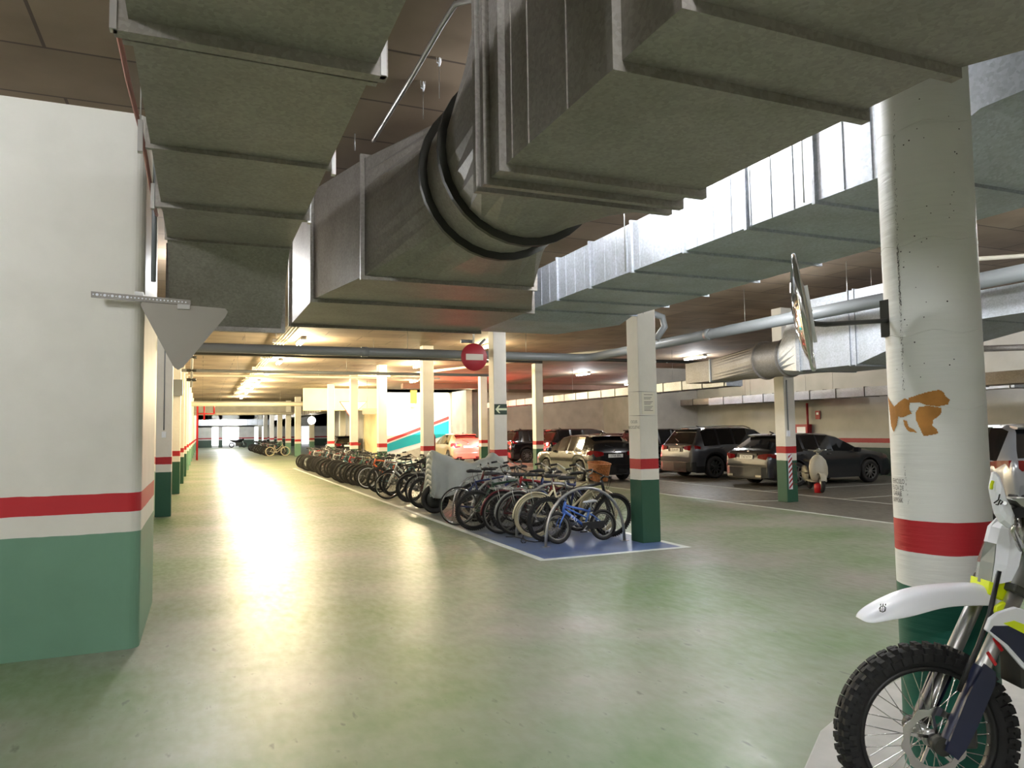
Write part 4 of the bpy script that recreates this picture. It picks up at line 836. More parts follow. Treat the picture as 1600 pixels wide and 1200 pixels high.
for t in np.linspace(0, 1, 9): rows.append([(p[0]-.02*math.sin(PI*t)+.012*math.sin(p[1]*16)*t, p[1]*(1-.02*t), p[2]*(1-t)+(.36+.02*math.sin(p[1]*20))*t) for p in e0])
for r_ in range(8): mbb.add(rows[r_]+rows[r_+1], [(k, k+1, ny+2+k, ny+1+k) for k in range(ny)], 0, True)
mbb.v = [(x_*.86, y_, z_) for (x_, y_, z_) in mbb.v]
o = part('tarpaulin', mbb, M['tarp'], cv); md = o.modifiers.new('solid', 'SOLIDIFY'); md.thickness = .004
for (x, nm_) in ((-.66, 'front_wheel'), (.72, 'rear_wheel')):
    o = part(nm_, MB().tube([(x+.24*math.cos(2*PI*k/32), 0, .30+.24*math.sin(2*PI*k/32)) for k in range(32)], .055, 10, closed=True), M['tyre'], cv)
    part('rim', MB().lathe([(.02, -.03), (.05, -.05), (.2, -.02), (.2, .02), (.05, .05), (.02, .03)], 'y', (x, 0, .30), 24, closed=True), M['dark_steel'], o)
part('engine', MB().box((-.3, -.14, .22), (.35, .14, .62)), M['dark_steel'], cv, bevel=.03)

# ------------------------------------------------------------------ cars
def interp(P, x):
    if x <= P[0][0]: return P[0][1]
    for (a, za), (b, zb) in zip(P, P[1:]):
        if a <= x <= b:
            return zb if b == a else za+(zb-za)*(x-a)/(b-a)
    return P[-1][1]
KINDS = {   # profiles over x/L from the rear bumper: bonnet-and-roof line, belt line, glass spans
 'hatch': dict(top=[(0, .55), (.015, .72), (.03, .83), (.05, .86), (.17, .985), (.27, 1.0), (.45, 1.0), (.56, .955), (.73, .70), (.80, .67), (.93, .60), (.985, .50), (1, .40)], belt=[(0, .60), (.3, .65), (.7, .635), (.95, .56), (1, .4)], side=(.16, .70), rear=(.045, .165), wind=(.575, .725)),
 'suv': dict(top=[(0, .42), (.01, .60), (.02, .66), (.03, .68), (.10, .955), (.16, 1.0), (.5, 1.0), (.60, .95), (.735, .70), (.78, .68), (.93, .62), (.985, .52), (1, .38)], belt=[(0, .62), (.3, .66), (.72, .64), (.95, .56), (1, .4)], side=(.10, .71), rear=(.028, .10), wind=(.61, .73)),
 'estate': dict(top=[(0, .42), (.01, .58), (.025, .68), (.05, .72), (.15, .94), (.22, .985), (.36, 1.0), (.5, .985), (.58, .93), (.72, .70), (.78, .67), (.93, .58), (.985, .46), (1, .36)], belt=[(0, .60), (.3, .665), (.72, .635), (.95, .53), (1, .36)], side=(.15, .70), rear=(.045, .15), wind=(.59, .715))}
def make_car(kind, L, W, H, wr, paint, label, name='car', lit=False, plate='', black_pillars=False, rails=False, rim_m=None, roofpaint=None, wrap=.075):
    K = KINDS[kind]; t = thing(name, label, 'car'); hw = W/2; zs = .19
    ra = .20 if kind != 'estate' else .215; fa = ra+.585; RX = ra*L; FX = fa*L; AR = wr+.055
    N = 110; secs = []; xs_ = sorted(set([i/N for i in range(N+1)]+[p[0] for p in K['top']]+list(K['side'])+list(K['rear'])+list(K['wind'])))
    for u in xs_:
        x = u*L; zt = interp(K['top'], u)*H; zb = min(interp(K['belt'], u)*H, zt-.012)
        end = min(1, max(0, u/.05))**.5*.10+.90; endf = min(1, max(0, (1-u)/.09))**.5*.16+.84; wv = hw*min(end, endf)
        lo = zs+(.10*max(0, 1-u/.04))+(.08*max(0, 1-(1-u)/.04))
        for cx in (RX, FX):
            d = abs(x-cx)
            if d < AR: lo = max(lo, wr+math.sqrt(AR*AR-d*d))
        gh = max(0, (zt-zb)); rw = wv*(.97-.24*min(1, gh/(.30*H)))
        lo = min(lo, zb-.10)
        zm = lo+(zb-lo)*.55
        half = [(wv*.95, lo), (wv*.985, lo+(zb-lo)*.25), (wv*1.0, zm), (wv*.995, lo+(zb-lo)*.8), (wv*.965, zb), (rw+.012 if gh > .06 else rw, zt-min(.05, gh*.35)), (rw*.90, zt-min(.012, gh*.1)), (rw*.5, zt+.006), (0, zt+.012)]
        secs.append((u, x, [(x, y, z) for y, z in half]+[(x, -y, z) for y, z in half[-2::-1]]))
    nP = len(secs[0][2]); body = MB(); glass = {'side_window': [MB(), MB()], 'rear_window': MB(), 'windscreen': MB()}
    for i in range(len(secs)-1):
        u = (secs[i][0]+secs[i+1][0])/2; A = secs[i][2]; B = secs[i+1][2]
        for k in range(nP-1):
            q = [A[k], B[k], B[k+1], A[k+1]]; kk = k if k < nP//2 else nP-2-k
            s0, s1 = K['side']; tgt = body
            if kk == 4 and s0+.012 < u < s1-.004 and interp(K['top'], u)-interp(K['belt'], u) > .07:
                if all(abs(u-p) > .007 for p in ((s0+s1)/2-.03, s0+(s1-s0)*.22)): tgt = glass['side_window'][0 if k < nP//2 else 1]
                else: body.add(q, [(0, 1, 2, 3)], 1, True); continue
            elif kk in (6, 7) and K['rear'][0] < u < K['rear'][1]: tgt = glass['rear_window']
            elif kk in (6, 7) and K['wind'][0] < u < K['wind'][1]: tgt = glass['windscreen']
            elif kk == 0 and (u < .12 or u > .93 or kind == 'suv'): body.add(q, [(0, 1, 2, 3)], 1, True); continue
            tgt.add(q, [(0, 1, 2, 3)], 0, True)
    for sct in (secs[0], secs[-1]): body.add(sct[2], [tuple(range(nP))], 0)
    def pt(name, mb, m, parent=t, **kw):
        return part(name, mb, m, parent, **kw)
    o = pt('body', body, [paint, M['black']])
    import bmesh
    bmm = bmesh.new(); bmm.from_mesh(o.data); bmesh.ops.remove_doubles(bmm, verts=bmm.verts, dist=.0005); bmesh.ops.recalc_face_normals(bmm, faces=bmm.faces); bmm.to_mesh(o.data); bmm.free()
    for g in glass['side_window']: pt('side_window', g, M['glass'])
    pt('rear_window', glass['rear_window'], M['glass']); pt('windscreen', glass['windscreen'], M['glass'])
    pt('underbody', MB().box((.05*L, -hw*.80, .2), (RX-AR, hw*.80, .5)).box((RX+AR, -hw*.85, .2), (FX-AR, hw*.85, .55)).box((FX+AR, -hw*.75, .22), (.97*L, hw*.75, .45)).box((RX-AR, -hw*.6, .3), (FX+AR, hw*.6, .6)), M['black'])
    # wheels
    rm = rim_m or M['alu']
    for cx in (RX, FX):
        for s in (-1, 1):
            wl_ = pt('wheel', MB().lathe([(wr*.66, s*hw*.99-s*.20), (wr*.93, s*hw*.99-s*.21), (wr, s*hw*.99-s*.18), (wr, s*hw*.99-s*.04), (wr*.94, s*hw*.985), (wr*.66, s*hw*.98)], 'y', (cx, 0, wr), 36, closed=True), M['tyre'])
            rmb = MB().lathe([(wr*.60, s*hw*.93), (wr*.68, s*hw*.985), (wr*.66, s*hw*.93)], 'y', (cx, 0, wr), 32, closed=True).lathe([(.001, s*hw*.96), (wr*.16, s*hw*.96), (wr*.16, s*hw*.90)], 'y', (cx, 0, wr), 16)
            for k in range(10):
                a = 2*PI*k/10+(.13 if k % 2 else -.13)*0; c0 = Vector((cx, s*hw*.95, wr)); rmb.bar(c0+Vector((math.cos(a)*wr*.12, 0, math.sin(a)*wr*.12)), c0+Vector((math.cos(a)*wr*.64, 0, math.sin(a)*wr*.64)), .028, .03, (0, 1, 0))
            pt('rim', rmb, rm, wl_); pt('brake_disc', MB().lathe([(.001, s*hw*.86), (wr*.55, s*hw*.86), (wr*.6, s*hw*.8)], 'y', (cx, 0, wr), 24), M['dark_steel'], wl_)
    # lamps, plate, trims
    zl = {'hatch': .60, 'suv': .60, 'estate': .57}[kind]*H
    def surf(u, z, s):      # y of the body side there
        b = min(secs, key=lambda q: abs(q[0]-u))[2][:9]
        for (p, q) in zip(b, b[1:]):
            if p[2] <= z <= q[2] or q[2] <= z <= p[2]:
                tt = (z-p[2])/(q[2]-p[2]+1e-9); return (p[1]+(q[1]-p[1])*tt)
        return b[3][1]
    def rearx(z):
        for (a, za), (b, zb) in zip(K['top'], K['top'][1:]):
            if za*H <= z <= zb*H: return (a+(b-a)*((z-za*H)/((zb-za)*H)))*L
        return 0
    tm = M['tail_on'] if lit else M['tail']
    for s in (-1, 1):
        lm = MB(); hh = .085 if kind != 'hatch' else (.13 if lit else .10); rows_ = []
        uu = [wrap, wrap*.66, .03, .012]; pth = [(u_*L, s*(surf(u_, zl, s)+.008)) for u_ in uu]; xr = min(rearx(zl-hh), rearx(zl+hh))-.012
        pth += [(min(pth[-1][0]-.01, xr+.02), s*hw*.86), (xr-.004, s*hw*.72), (xr-.006, s*hw*.50)]
        for z_ in (zl-hh, zl+hh): rows_.append([(px_, py_, z_) for px_, py_ in pth])
        taper = [(.45), .8, 1, 1, 1, .85, .5]
        lo_ = [(p[0], p[1], zl-hh*taper[k]) for k, p in enumerate(rows_[0])]; hi_ = [(p[0], p[1], zl+hh*taper[k]) for k, p in enumerate(rows_[0])]
        inn = [(p[0]+.06, p[1]*.93, p[2]) for p in lo_]; inh = [(p[0]+.06, p[1]*.93, p[2]) for p in hi_]
        lm.rings([lo_, hi_, inh, inn, lo_], closed=False)
        lo_p = pt('tail_lamp', lm, tm)
        if lit:
            pt('lamp_core', MB().box((xr-.02, s*hw*.60-.13*(1 if s > 0 else 1), zl-.01), (xr-.008, s*hw*.60+.13, zl+.05)), M['tail_core'], lo_p)
        pt('headlamp', MB().box((.945*L, s*hw*.62, .47*H), (.972*L, s*hw*.82, .54*H)), M['lens'])
        mr = MB().rings([[(.665*L+dx, s*(hw+.02+dy), .665*H+.0+dz) for dx, dz in ((-.05, -.06), (.05, -.06), (.07, .04), (-.05, .07))] for dy in (0, .16)], cap=True); pt('door_mirror', mr, M['black'] if kind == 'suv' else paint)
        for ud in (.40, .60) if kind != 'hatch' else (.50,): pt('door_handle', MB().tube([((ud-.16)*L, s*(hw+.012), .60*H), ((ud-.13)*L, s*(hw+.02), .60*H)], .012, 6), paint)
        gx = MB()
        for ud in (.455, .70 if kind != 'hatch' else .68): gx.box((ud*L-.003, s*hw*.985-.012, .28), (ud*L+.003, s*hw*.985+.016*s, .6*H))
        if rails: pt('roof_rail', MB().tube([(.16*L, s*hw*.70, 1.0*H-.01), (.2*L, s*hw*.70, H+.035), (.5*L, s*hw*.70, H+.03), (.56*L, s*hw*.69, .97*H)], .016, 8), M['steel'])
    xp = rearx(.50*H)
    bu = MB().rings([[(x_, y_, z_) for (x_, y_) in ((.035*L, -hw*1.0), (.004*L, -hw*.93), (-.05, -hw*.7), (-.075, 0), (-.05, hw*.7), (.004*L, hw*.93), (.035*L, hw*1.0), (.1, hw*.8), (.1, -hw*.8))] for z_ in (.24, .30, .50, .54)], cap=True)
    pt('rear_bumper', bu, paint if kind != 'suv' else M['black'], bevel=.02)
    pt('lower_valance', MB().box((-.06, -hw*.72, .22), (.06, hw*.72, .34)), M['black'])
    zp = .56*H if kind != 'hatch' else .555*H; xz = rearx(zp)-.02; pz_ = rearx(zp+.05)-.015
    pl_ = pt('number_plate', MB().box((min(xz, pz_)-.012, -.26, zp-.055), (min(xz, pz_), .26, zp+.055)), M['plate'])
    if plate:
        me = text_mesh(plate, .10); q = part('plate_writing', me, M['ink'], pl_, fix=False); q.location = (min(xz, pz_)-.014, 0, zp); q.rotation_euler = (PI/2, 0, -PI/2)
    pt('plate_recess', MB().box((pz_-.004, -.4, zp-.09), (pz_+.05, .4, zp+.10)), M['black'] if kind != 'hatch' else paint)
    tb = (.175 if kind == 'hatch' else .12)*L
    pt('third_brake_lamp', MB().box((rearx(.95*H)-.05, -.16, .955*H), (rearx(.95*H)+.02, .16, .985*H)), M['tail_on'] if lit else M['tail'])
    pt('roof_spoiler', MB().rings([[(rearx(.93*H)-.07+dx, y_, .97*H+dz) for dx, dz in ((0, 0), (.25, .035), (.25, -.02), (.03, -.03))] for y_ in (-hw*.66, hw*.66)], cap=True), roofpaint or paint)
    pt('aerial', MB().bar((.22*L, 0, H), (.19*L, 0, H+.05), .03, .03), M['black'])
    pt('wiper', MB().bar((rearx(.72*H)-.02, 0, .72*H), (rearx(.80*H)-.02, .3, .78*H), .02, .015), M['black'])
    badge = MB().lathe([(.001, -.012), (.04, -.012), (.045, 0)], 'x', (rearx(.66*H)-.0, 0, .66*H), 16); pt('badge', badge, M['chrome'])
    for s in (-1, 1):
        if kind == 'estate': pt('exhaust_trim', MB().box((-.09, s*hw*.62-.11, .27), (-.06, s*hw*.62+.11, .33)), M['chrome'])
    return t
def put(t, x, y, deg): t.location = (x, y, 0); t.rotation_euler = (0, 0, math.radians(deg)); return t
pt_dark = mat('car_charcoal', (34, 34, 36), .22, .5, coat=1); pt_grey = mat('car_grey', (84, 85, 90), .28, .6, coat=1); pt_graph = mat('car_graphite', (56, 58, 63), .28, .6, coat=1)
pt_black = mat('car_black', (20, 20, 22), .15, .2, coat=1); pt_silver = mat('car_silver', (150, 152, 156), .28, .45, coat=1); pt_gold = mat('car_champagne', (190, 176, 150), .28, .5, coat=1); pt_red = mat('car_dark_red', (90, 20, 24), .2, .3, coat=1)
put(make_car('estate', 4.62, 1.84, 1.44, .33, pt_graph, 'graphite estate car with chrome exhaust trims behind the striped pillar', plate='7767 KTH'), 13.95, 16.45, 0)
put(make_car('suv', 4.62, 1.86, 1.64, .36, pt_grey, 'grey SUV with roof rails between the noticed pillar and the estate car', plate='7218 LPS', rails=True, rim_m=M['dark_steel']), 14.35, 20.35, 0)
put(make_car('suv', 4.4, 1.82, 1.62, .35, pt_black, 'black car mostly hidden behind the noticed pillar, left of the grey SUV'), 14.6, 23.95, 0)
put(make_car('hatch', 4.1, 1.76, 1.45, .32, pt_red, 'dark red car glimpsed just left of the noticed pillar'), 14.8, 27.2, 0)
put(make_car('suv', 4.7, 1.86, 1.66, .35, pt_dark, 'dark brown-black people carrier rising behind the charcoal hatchback', plate=''), 14.3, 30.6, 0)
put(make_car('suv', 4.5, 1.84, 1.66, .35, pt_black, 'black SUV with red-lit rear just right of the arrow pillar'), 14.2, 34.9, 0)
put(make_car('hatch', 4.06, 1.72, 1.45, .32, pt_dark, 'charcoal hatchback in the lane behind the basket bicycle', plate='1708 BPL'), 11.85, 19.95, 91)
lit = put(make_car('hatch', 3.9, 1.74, 1.50, .32, pt_gold, 'pale hatchback with lit red brake lights', lit=True, plate='3846 JKW'), 12.45, 35.4, 91)
for s in (-.6, .6):      # its brake lamps' own light
    ld = bpy.data.lights.new('brake_light', 'POINT'); ld.shadow_soft_size = .08; ld.energy = 420; ld.color = (1, .04, .05); lo = bpy.data.objects.new('brake_light', ld); C.objects.link(lo); lo.parent = lit; lo.location = (-.42, s, .95)
put(make_car('suv', 4.5, 1.86, 1.62, .35, pt_silver, 'silver car at the right edge behind the motocross handguard', wrap=.15), 12.36, 7.11, 60)
put(make_car('hatch', 4.1, 1.74, 1.45, .32, pt_black, 'dark car in the dim hall under the cream lintel'), 8.6, 47.5, 90)

# scooter -------------------------------------------------------------
scb = mat('scooter_cream', (192, 186, 166), .35, coat=.5)
so = thing('motor_scooter', 'cream classic scooter parked against the graphite estate car', 'scooter', (14.35, 14.35, 0), math.radians(238))
for (x, nm_) in ((.62, 'front_wheel'), (-.62, 'rear_wheel')):
    o = part(nm_, MB().tube([(x+.17*math.cos(2*PI*k/24), 0, .22+.17*math.sin(2*PI*k/24)) for k in range(24)], .05, 8, closed=True), M['tyre'], so); part('hub', MB().lathe([(.001, -.04), (.12, -.03), (.12, .03), (.001, .04)], 'y', (x, 0, .22), 16), M['alu'], o)
rg = []
for (z, w_, x) in ((.26, .12, .36), (.34, .19, .42), (.45, .22, .43), (.62, .225, .41), (.78, .19, .38), (.88, .11, .36), (.92, .05, .35)):
    rg.append([(x+.05*math.cos(a)-(.05 if abs(math.sin(a)) > .8 else 0), w_*math.sin(a), z) for a in np.linspace(0, 2*PI, 16, endpoint=False)])
part('leg_shield', MB().rings(rg, sm=True, cap=True), scb, so)
part('front_mudguard', MB().rings([[(.62+.27*math.cos(a), y_, .22+.27*math.sin(a)) for y_ in (-.07, -.05, 0, .05, .07)] for a in np.linspace(.1*PI, .85*PI, 12)], closed=False, sm=True), scb, so).modifiers.new('s', 'SOLIDIFY').thickness = .01
part('footboard', MB().box((-.3, -.18, .24), (.4, .18, .28)), scb, so, bevel=.01)
for s in (-1, 1): part('side_panel', MB().rings([[(-.45+dx, s*(.16+.08*math.sin(PI*q)), .45+dz*math.sin(PI*q)**.5) for dx, dz in zip(np.linspace(-.38, .38, 2), (0, 0))]+[(-.45+.38*math.cos(a)*math.sin(PI*q)**.5, s*(.10+.10*q), .42+.22*math.sin(a)*math.sin(PI*q)**.5) for a in np.linspace(0, 2*PI, 14)] for q in (.05, .3, .6, .95)], sm=True, cap=True), scb, so)
part('saddle', MB().rings([[(x_, w_*math.cos(a), .74+.05*math.sin(a)) for a in np.linspace(0, 2*PI, 12, endpoint=False)] for x_, w_ in ((-.75, .06), (-.7, .13), (-.3, .13), (.0, .10), (.05, .04))], sm=True, cap=True), M['rubber'], so)
part('headset', MB().rings([[(.36+x_+r_*math.cos(a)*.9, r_*1.1*math.sin(a), 1.0+x_*.2) for a in np.linspace(0, 2*PI, 14, endpoint=False)] for x_, r_ in ((-.08, .04), (-.04, .09), (.06, .09), (.1, .07))], sm=True, cap=True).tube([(.35, 0, .85), (.34, 0, 1.0)], .03, 8), scb, so)
part('headlamp', MB().lathe([(.001, .485), (.05, .48), (.062, .46)], 'x', (0, 0, 1.02), 16), M['lens'], so)
hb_ = part('handlebar', MB().tube([(.28, -.34, 1.05), (.34, -.1, 1.03), (.34, .1, 1.03), (.28, .34, 1.05)], .014, 8), M['steel'], so)
for s in (-1, 1): part('grip', MB().tube([(.28, s*.34, 1.05), (.31, s*.22, 1.04)], .02, 8), M['rubber'], hb_)
rc = thing('red_canister', 'small red can on the floor under the cream scooter', 'can', (13.98, 13.9, 0)); part('can', MB().lathe([(.001, 0), (.09, 0), (.09, .2), (.03, .24), (.001, .24)], n=16), M['red_plastic'], rc)
# motorcycles at the far opening
for (x, y, lab) in ((4.0, 96, 'dark motorcycle silhouetted before the far bright opening'), (5.6, 78, 'dark motorcycle beside the distant bicycles')):
    mo = thing('motorcycle', lab, 'motorcycle', (x, y, 0), random.uniform(-.2, .2))
    for (xx, nm_) in ((.72, 'front_wheel'), (-.7, 'rear_wheel')): part(nm_, MB().tube([(xx+.26*math.cos(2*PI*k/24), 0, .32+.26*math.sin(2*PI*k/24)) for k in range(24)], .06, 8, closed=True), M['tyre'], mo)
    part('bodywork', MB().rings([[(x_, w_*math.cos(a), z_+h_*math.sin(a)) for a in np.linspace(0, 2*PI, 12, endpoint=False)] for x_, z_, w_, h_ in ((-1.0, .95, .05, .03), (-.6, .8, .14, .12), (-.2, .72, .14, .18), (.2, .82, .16, .2), (.55, .9, .14, .16), (.72, 1.0, .06, .1))], sm=True, cap=True), M['black_gloss'], mo)
    part('engine', MB().box((-.25, -.18, .2), (.3, .18, .65)), M['dark_steel'], mo, bevel=.04); part('fork', MB().tube([(.72, .08, .32), (.5, .08, .95)], .03, 8).tube([(.72, -.08, .32), (.5, -.08, .95)], .03, 8), M['steel'], mo)
    part('handlebar', MB().tube([(.38, -.36, 1.1), (.48, 0, 1.05), (.38, .36, 1.1)], .016, 8), M['steel'], mo)

# ------------------------------------------------------------------ motocross bike, front right
rgt = np.array([_M[0][0], _M[0][1], 0]); rgt /= np.linalg.norm(rgt); nrm = np.array([-rgt[1], rgt[0], 0])
GZ = .06; AX = Q(1447, 1148, z=GZ+.345); AX0 = np.array([AX.x, AX.y, GZ])
mx_ = thing('motocross_bike', 'white, navy and fluorescent yellow motocross bike at the bottom right', 'motorcycle', tuple(AX0), math.atan2(rgt[1], rgt[0]))
def PL(u, v, off=0.0):
    q = np.array(QP(u, v, AX0+nrm*off, nrm)); d = q-AX0; return Vector((d@rgt, off, d[2]))
RW = .352; WC = Vector((0, 0, .345))
def moto_wheel(name, c, r, tw, nk):
    t = MB(); t.tube([(c[0]+(r-tw)*math.cos(2*PI*k/64), 0, c[2]+(r-tw)*math.sin(2*PI*k/64)) for k in range(64)], tw, 14, closed=True)
    for k in range(nk):
        for j, (yy, w2) in enumerate(((-.036, .010), (-.014, .011), (.014, .011), (.036, .010))):
            a = 2*PI*(k+(.5 if j in (1, 2) else 0))/nk; rr_ = r-.006-(.012 if abs(yy) > .03 else 0); n0 = len(t.v)
            t.box((-.011, yy-w2, rr_-.006), (.011, yy+w2, rr_+.017)); ca, sa = math.cos(a), math.sin(a)
            t.v[n0:] = [(c[0]+x*ca-z*sa, y, c[2]+x*sa+z*ca) for (x, y, z) in t.v[n0:]]
        for s in (-1, 1):
            a = 2*PI*(k+.25)/nk; n0 = len(t.v); t.box((-.009, s*.044-.006, r-.052), (.009, s*.044+.006, r-.022)); ca, sa = math.cos(a), math.sin(a)
            t.v[n0:] = [(c[0]+x*ca-z*sa, y, c[2]+x*sa+z*ca) for (x, y, z) in t.v[n0:]]
    w_ = part(name, t, M['rubber'], mx_); ri = r-2*tw
    part('rim', MB().lathe([(ri-.012, -.02), (ri+.006, -.026), (ri+.006, .026), (ri-.012, .02)], 'y', c, 64, closed=True), M['black'], w_)
    sp = MB(); nip = MB()
    for k in range(36):
        a = 2*PI*k/36; b = a+(.9 if k % 2 else -.9); s = .03 if k % 4 < 2 else -.03
        p = Vector((c[0]+.03*math.cos(b), s, c[2]+.03*math.sin(b))); q = Vector((c[0]+(ri-.01)*math.cos(a), 0, c[2]+(ri-.01)*math.sin(a)))
        sp.tube([p, q], .002, 5, cap=False); nip.tube([p.lerp(q, .95), q], .004, 6)
    part('spokes', sp, M['chrome'], w_, fix=False); part('spoke_nipples', nip, M['chrome'], w_)
    part('hub', MB().lathe([(.02, -.055), (.034, -.05), (.034, -.03), (.022, -.02), (.022, .02), (.034, .03), (.034, .05), (.02, .055)], 'y', c, 24, closed=True), M['alu'], w_)
    return w_
fw = moto_wheel('front_wheel', WC, RW, .042, 46)
dm = MB(); n = 60; rg1 = []; rg2 = []
for k in range(n): a = 2*PI*k/n; ro = .128+.006*math.sin(a*10); rg1.append((WC.x+ro*math.cos(a), 0, WC.z+ro*math.sin(a))); rg2.append((WC.x+.098*math.cos(a), 0, WC.z+.098*math.sin(a)))
dm.rings([[(x, -.062, z) for x, _, z in rg1], [(x, -.058, z) for x, _, z in rg1], [(x, -.058, z) for x, _, z in rg2], [(x, -.062, z) for x, _, z in rg2], [(x, -.062, z) for x, _, z in rg1]])
for k in range(5): a = 2*PI*k/5; dm.bar(WC+Vector((.03*math.cos(a), -.06, .03*math.sin(a))), WC+Vector((.1*math.cos(a+.35), -.06, .1*math.sin(a+.35))), .012, .004, (0, 1, 0))
part('brake_disc', dm, M['chrome'], mx_)
part('axle', MB().tube([(WC.x, -.11, WC.z), (WC.x, .11, WC.z)], .014, 12), M['alu'], mx_)
# fork: direction from axle to crown
top = PL(1598, 905, -.10); fb = WC+Vector((.03, 0, .0)); fd = Vector((top.x-fb.x, 0, top.z-fb.z)).normalized(); fp = Vector((-fd.z, 0, fd.x))
for s in (-1, 1):
    o_ = Vector((0, s*.098, 0)); leg = part('fork_leg', MB().tube([fb+o_-fd*.02, fb+o_+fd*.30], .024, 16).tube([fb+o_+fd*.25, fb+o_+fd*.27, fb+o_+fd*.88], [.030, .030, .030], 16), M['alu'], mx_)
    part('axle_lug', MB().tube([fb+Vector((-.03, s*.08, 0)), fb+Vector((-.03, s*.122, 0))], .034, 16).bar(fb+o_-fd*.02, fb+o_+fd*.05, .05, .045), M['dark_steel'], leg)
    gx = [fb+o_+fd*a_+fp*b_ for a_, b_ in ((-.03, -.03), (.02, -.042), (.12, -.046), (.29, -.042), (.335, -.025), (.345, .025), (.20, .036), (-.02, .026))]
    part('fork_guard', MB().prism([p+Vector((0, s*.026-.005, 0)) for p in gx], (0, .010*s, 0)).rings([[fb+o_+fd*a_+fp*math.cos(q)*.036+Vector((0, s*.036*math.sin(q)+s*.004, 0)) for q in np.linspace(-.5, PI+.5, 9)] for a_ in (.0, .33)], closed=False, sm=True), M['navy'], leg)
    part('fork_seal', MB().tube([fb+o_+fd*.245, fb+o_+fd*.275], .035, 16), M['black'], leg)
dc = MB()
for (a_, b_, c_) in ((.36, -.02, .05), (.42, -.02, .05), (.47, .0, .03)): p = fb+Vector((0, -.1295, 0))+fd*a_+fp*b_; dc.bar(p, p+fd*.03+fp*c_, .012, .003, (0, 1, 0))
part('red_decal', dc, M['red_plastic'], mx_)
part('brake_hose', MB().tube([PL(1561, 892, -.14), PL(1546, 960, -.145), PL(1528, 1010, -.145), PL(1512, 1045, -.14), PL(1498, 1080, -.13)], .009, 8), M['black'], mx_)
part('brake_caliper', MB().box(fb+Vector((.03, -.10, -.02)), fb+Vector((.12, -.045, .10))), M['dark_steel'], mx_, bevel=.012)
cr_z = fb+fd*.66; part('lower_crown', MB().bar(cr_z+Vector((0, -.135, 0)), cr_z+Vector((0, .135, 0)), .07, .035, fd), M['dark_steel'], mx_, bevel=.008)
cr_u = fb+fd*.86; part('upper_crown', MB().bar(cr_u+Vector((0, -.135, 0)), cr_u+Vector((0, .135, 0)), .07, .03, fd), M['dark_steel'], mx_, bevel=.008)
# mudguard: top and bottom outlines swept over its width
tp_ = [(1341, 965), (1349, 955), (1372, 942), (1401, 928), (1425, 920), (1460, 914), (1500, 911), (1528, 911), (1552, 916), (1572, 930)]
bt_ = [(1342, 975), (1352, 980), (1372, 973), (1400, 969), (1422, 962), (1445, 953), (1480, 952), (1515, 953), (1545, 952), (1572, 953)]
rg = []
for (t_, b_), wd in zip(zip(tp_, bt_), (.030, .062, .082, .09, .09, .082, .076, .072, .07, .06)):
    T = PL(*t_, 0); Bq = PL(*b_, -.08); zt, zb = T.z, min(Bq.z, T.z-.004); x = T.x; hgt = zt-zb
    rg.append([(x, -wd, zb), (x, -wd*.98, zb+hgt*.45), (x, -wd*.72, zt-hgt*.10), (x, -wd*.35, zt), (x, wd*.35, zt), (x, wd*.72, zt-hgt*.10), (x, wd*.98, zb+hgt*.45), (x, wd, zb), (x, wd*.9, zb+hgt*.4), (x, wd*.6, zt-hgt*.2-.004), (x, 0, zt-.008-hgt*.05), (x, -wd*.6, zt-hgt*.2-.004), (x, -wd*.9, zb+hgt*.4)])
o = part('front_mudguard', MB().rings(rg, sm=True, cap=True), M['white_plastic'], mx_)
md = o.modifiers.new('sub', 'SUBSURF'); md.levels = 1; md.render_levels = 2
emb = MB(); ec = PL(1379, 951, -.086)
for pts_ in ([(-.013, .0), (-.010, -.010), (.0, -.013), (.010, -.009), (.013, .004), (.006, .010), (-.006, .009)],): emb.tube([ec+Vector((x, 0, z)) for x, z in pts_], .0018, 5, closed=True)
for x in (-.008, .0, .008): emb.tube([ec+Vector((x*.8, 0, -.010)), ec+Vector((x, 0, .008))], .0014, 5)
for x in (-.010, .002, .014): emb.tube([ec+Vector((x*.8, 0, .012)), ec+Vector((x*.8+.002, 0, .019))], .002, 5)
part('crest', emb, M['ink'], mx_)
# headlamp mask
def shell(name, pix, off, depth, m, parent=mx_, bevel=.01, dome=0.0):
    pts_ = [PL(u, v, off) for u, v in pix]
    if dome:
        c_ = sum(pts_, Vector())/len(pts_); ring = [pts_]
        for f_, h_ in ((.86, .6), (.55, .92), (.2, 1)): ring.append([c_+(p-c_)*f_+Vector((0, -dome*h_, 0)) for p in pts_])
        mb = MB().rings([[p+Vector((0, depth, 0)) for p in pts_]]+ring, sm=False, cap=True)
    else: mb = MB().prism(pts_, (0, depth, 0))
    return part(name, mb, m, parent, bevel=bevel)
lv = [((1569, 805), .010, (1573, 807), .02), ((1563, 826), .040, (1586, 827), .06), ((1557, 850), .040, (1599, 851), .088), ((1554, 880), .054, (1592, 886), .094), ((1549, 914), .052, (1581, 908), .088)]
rows_m = []
for (f_, hw_, k_, bw_) in lv:
    a = PL(*f_, -hw_); k = PL(*k_, -bw_)
    rows_m.append([Vector((k.x, -bw_, k.z)), Vector((a.x*.55+k.x*.45, -(hw_*.45+bw_*.55)-.006, (a.z+k.z)/2)), Vector((a.x, -hw_, a.z)), Vector((a.x-.012, 0, a.z+.004)), Vector((a.x, hw_, a.z)), Vector((a.x*.55+k.x*.45, (hw_*.45+bw_*.55)+.006, (a.z+k.z)/2)), Vector((k.x, bw_, k.z))])
mm = MB().rings(rows_m[:3], closed=False, sm=False)
for c0, c1 in ((0, 3), (4, 7)): mm.rings([r_[c0:c1] for r_ in rows_m[2:]], closed=False, sm=False)
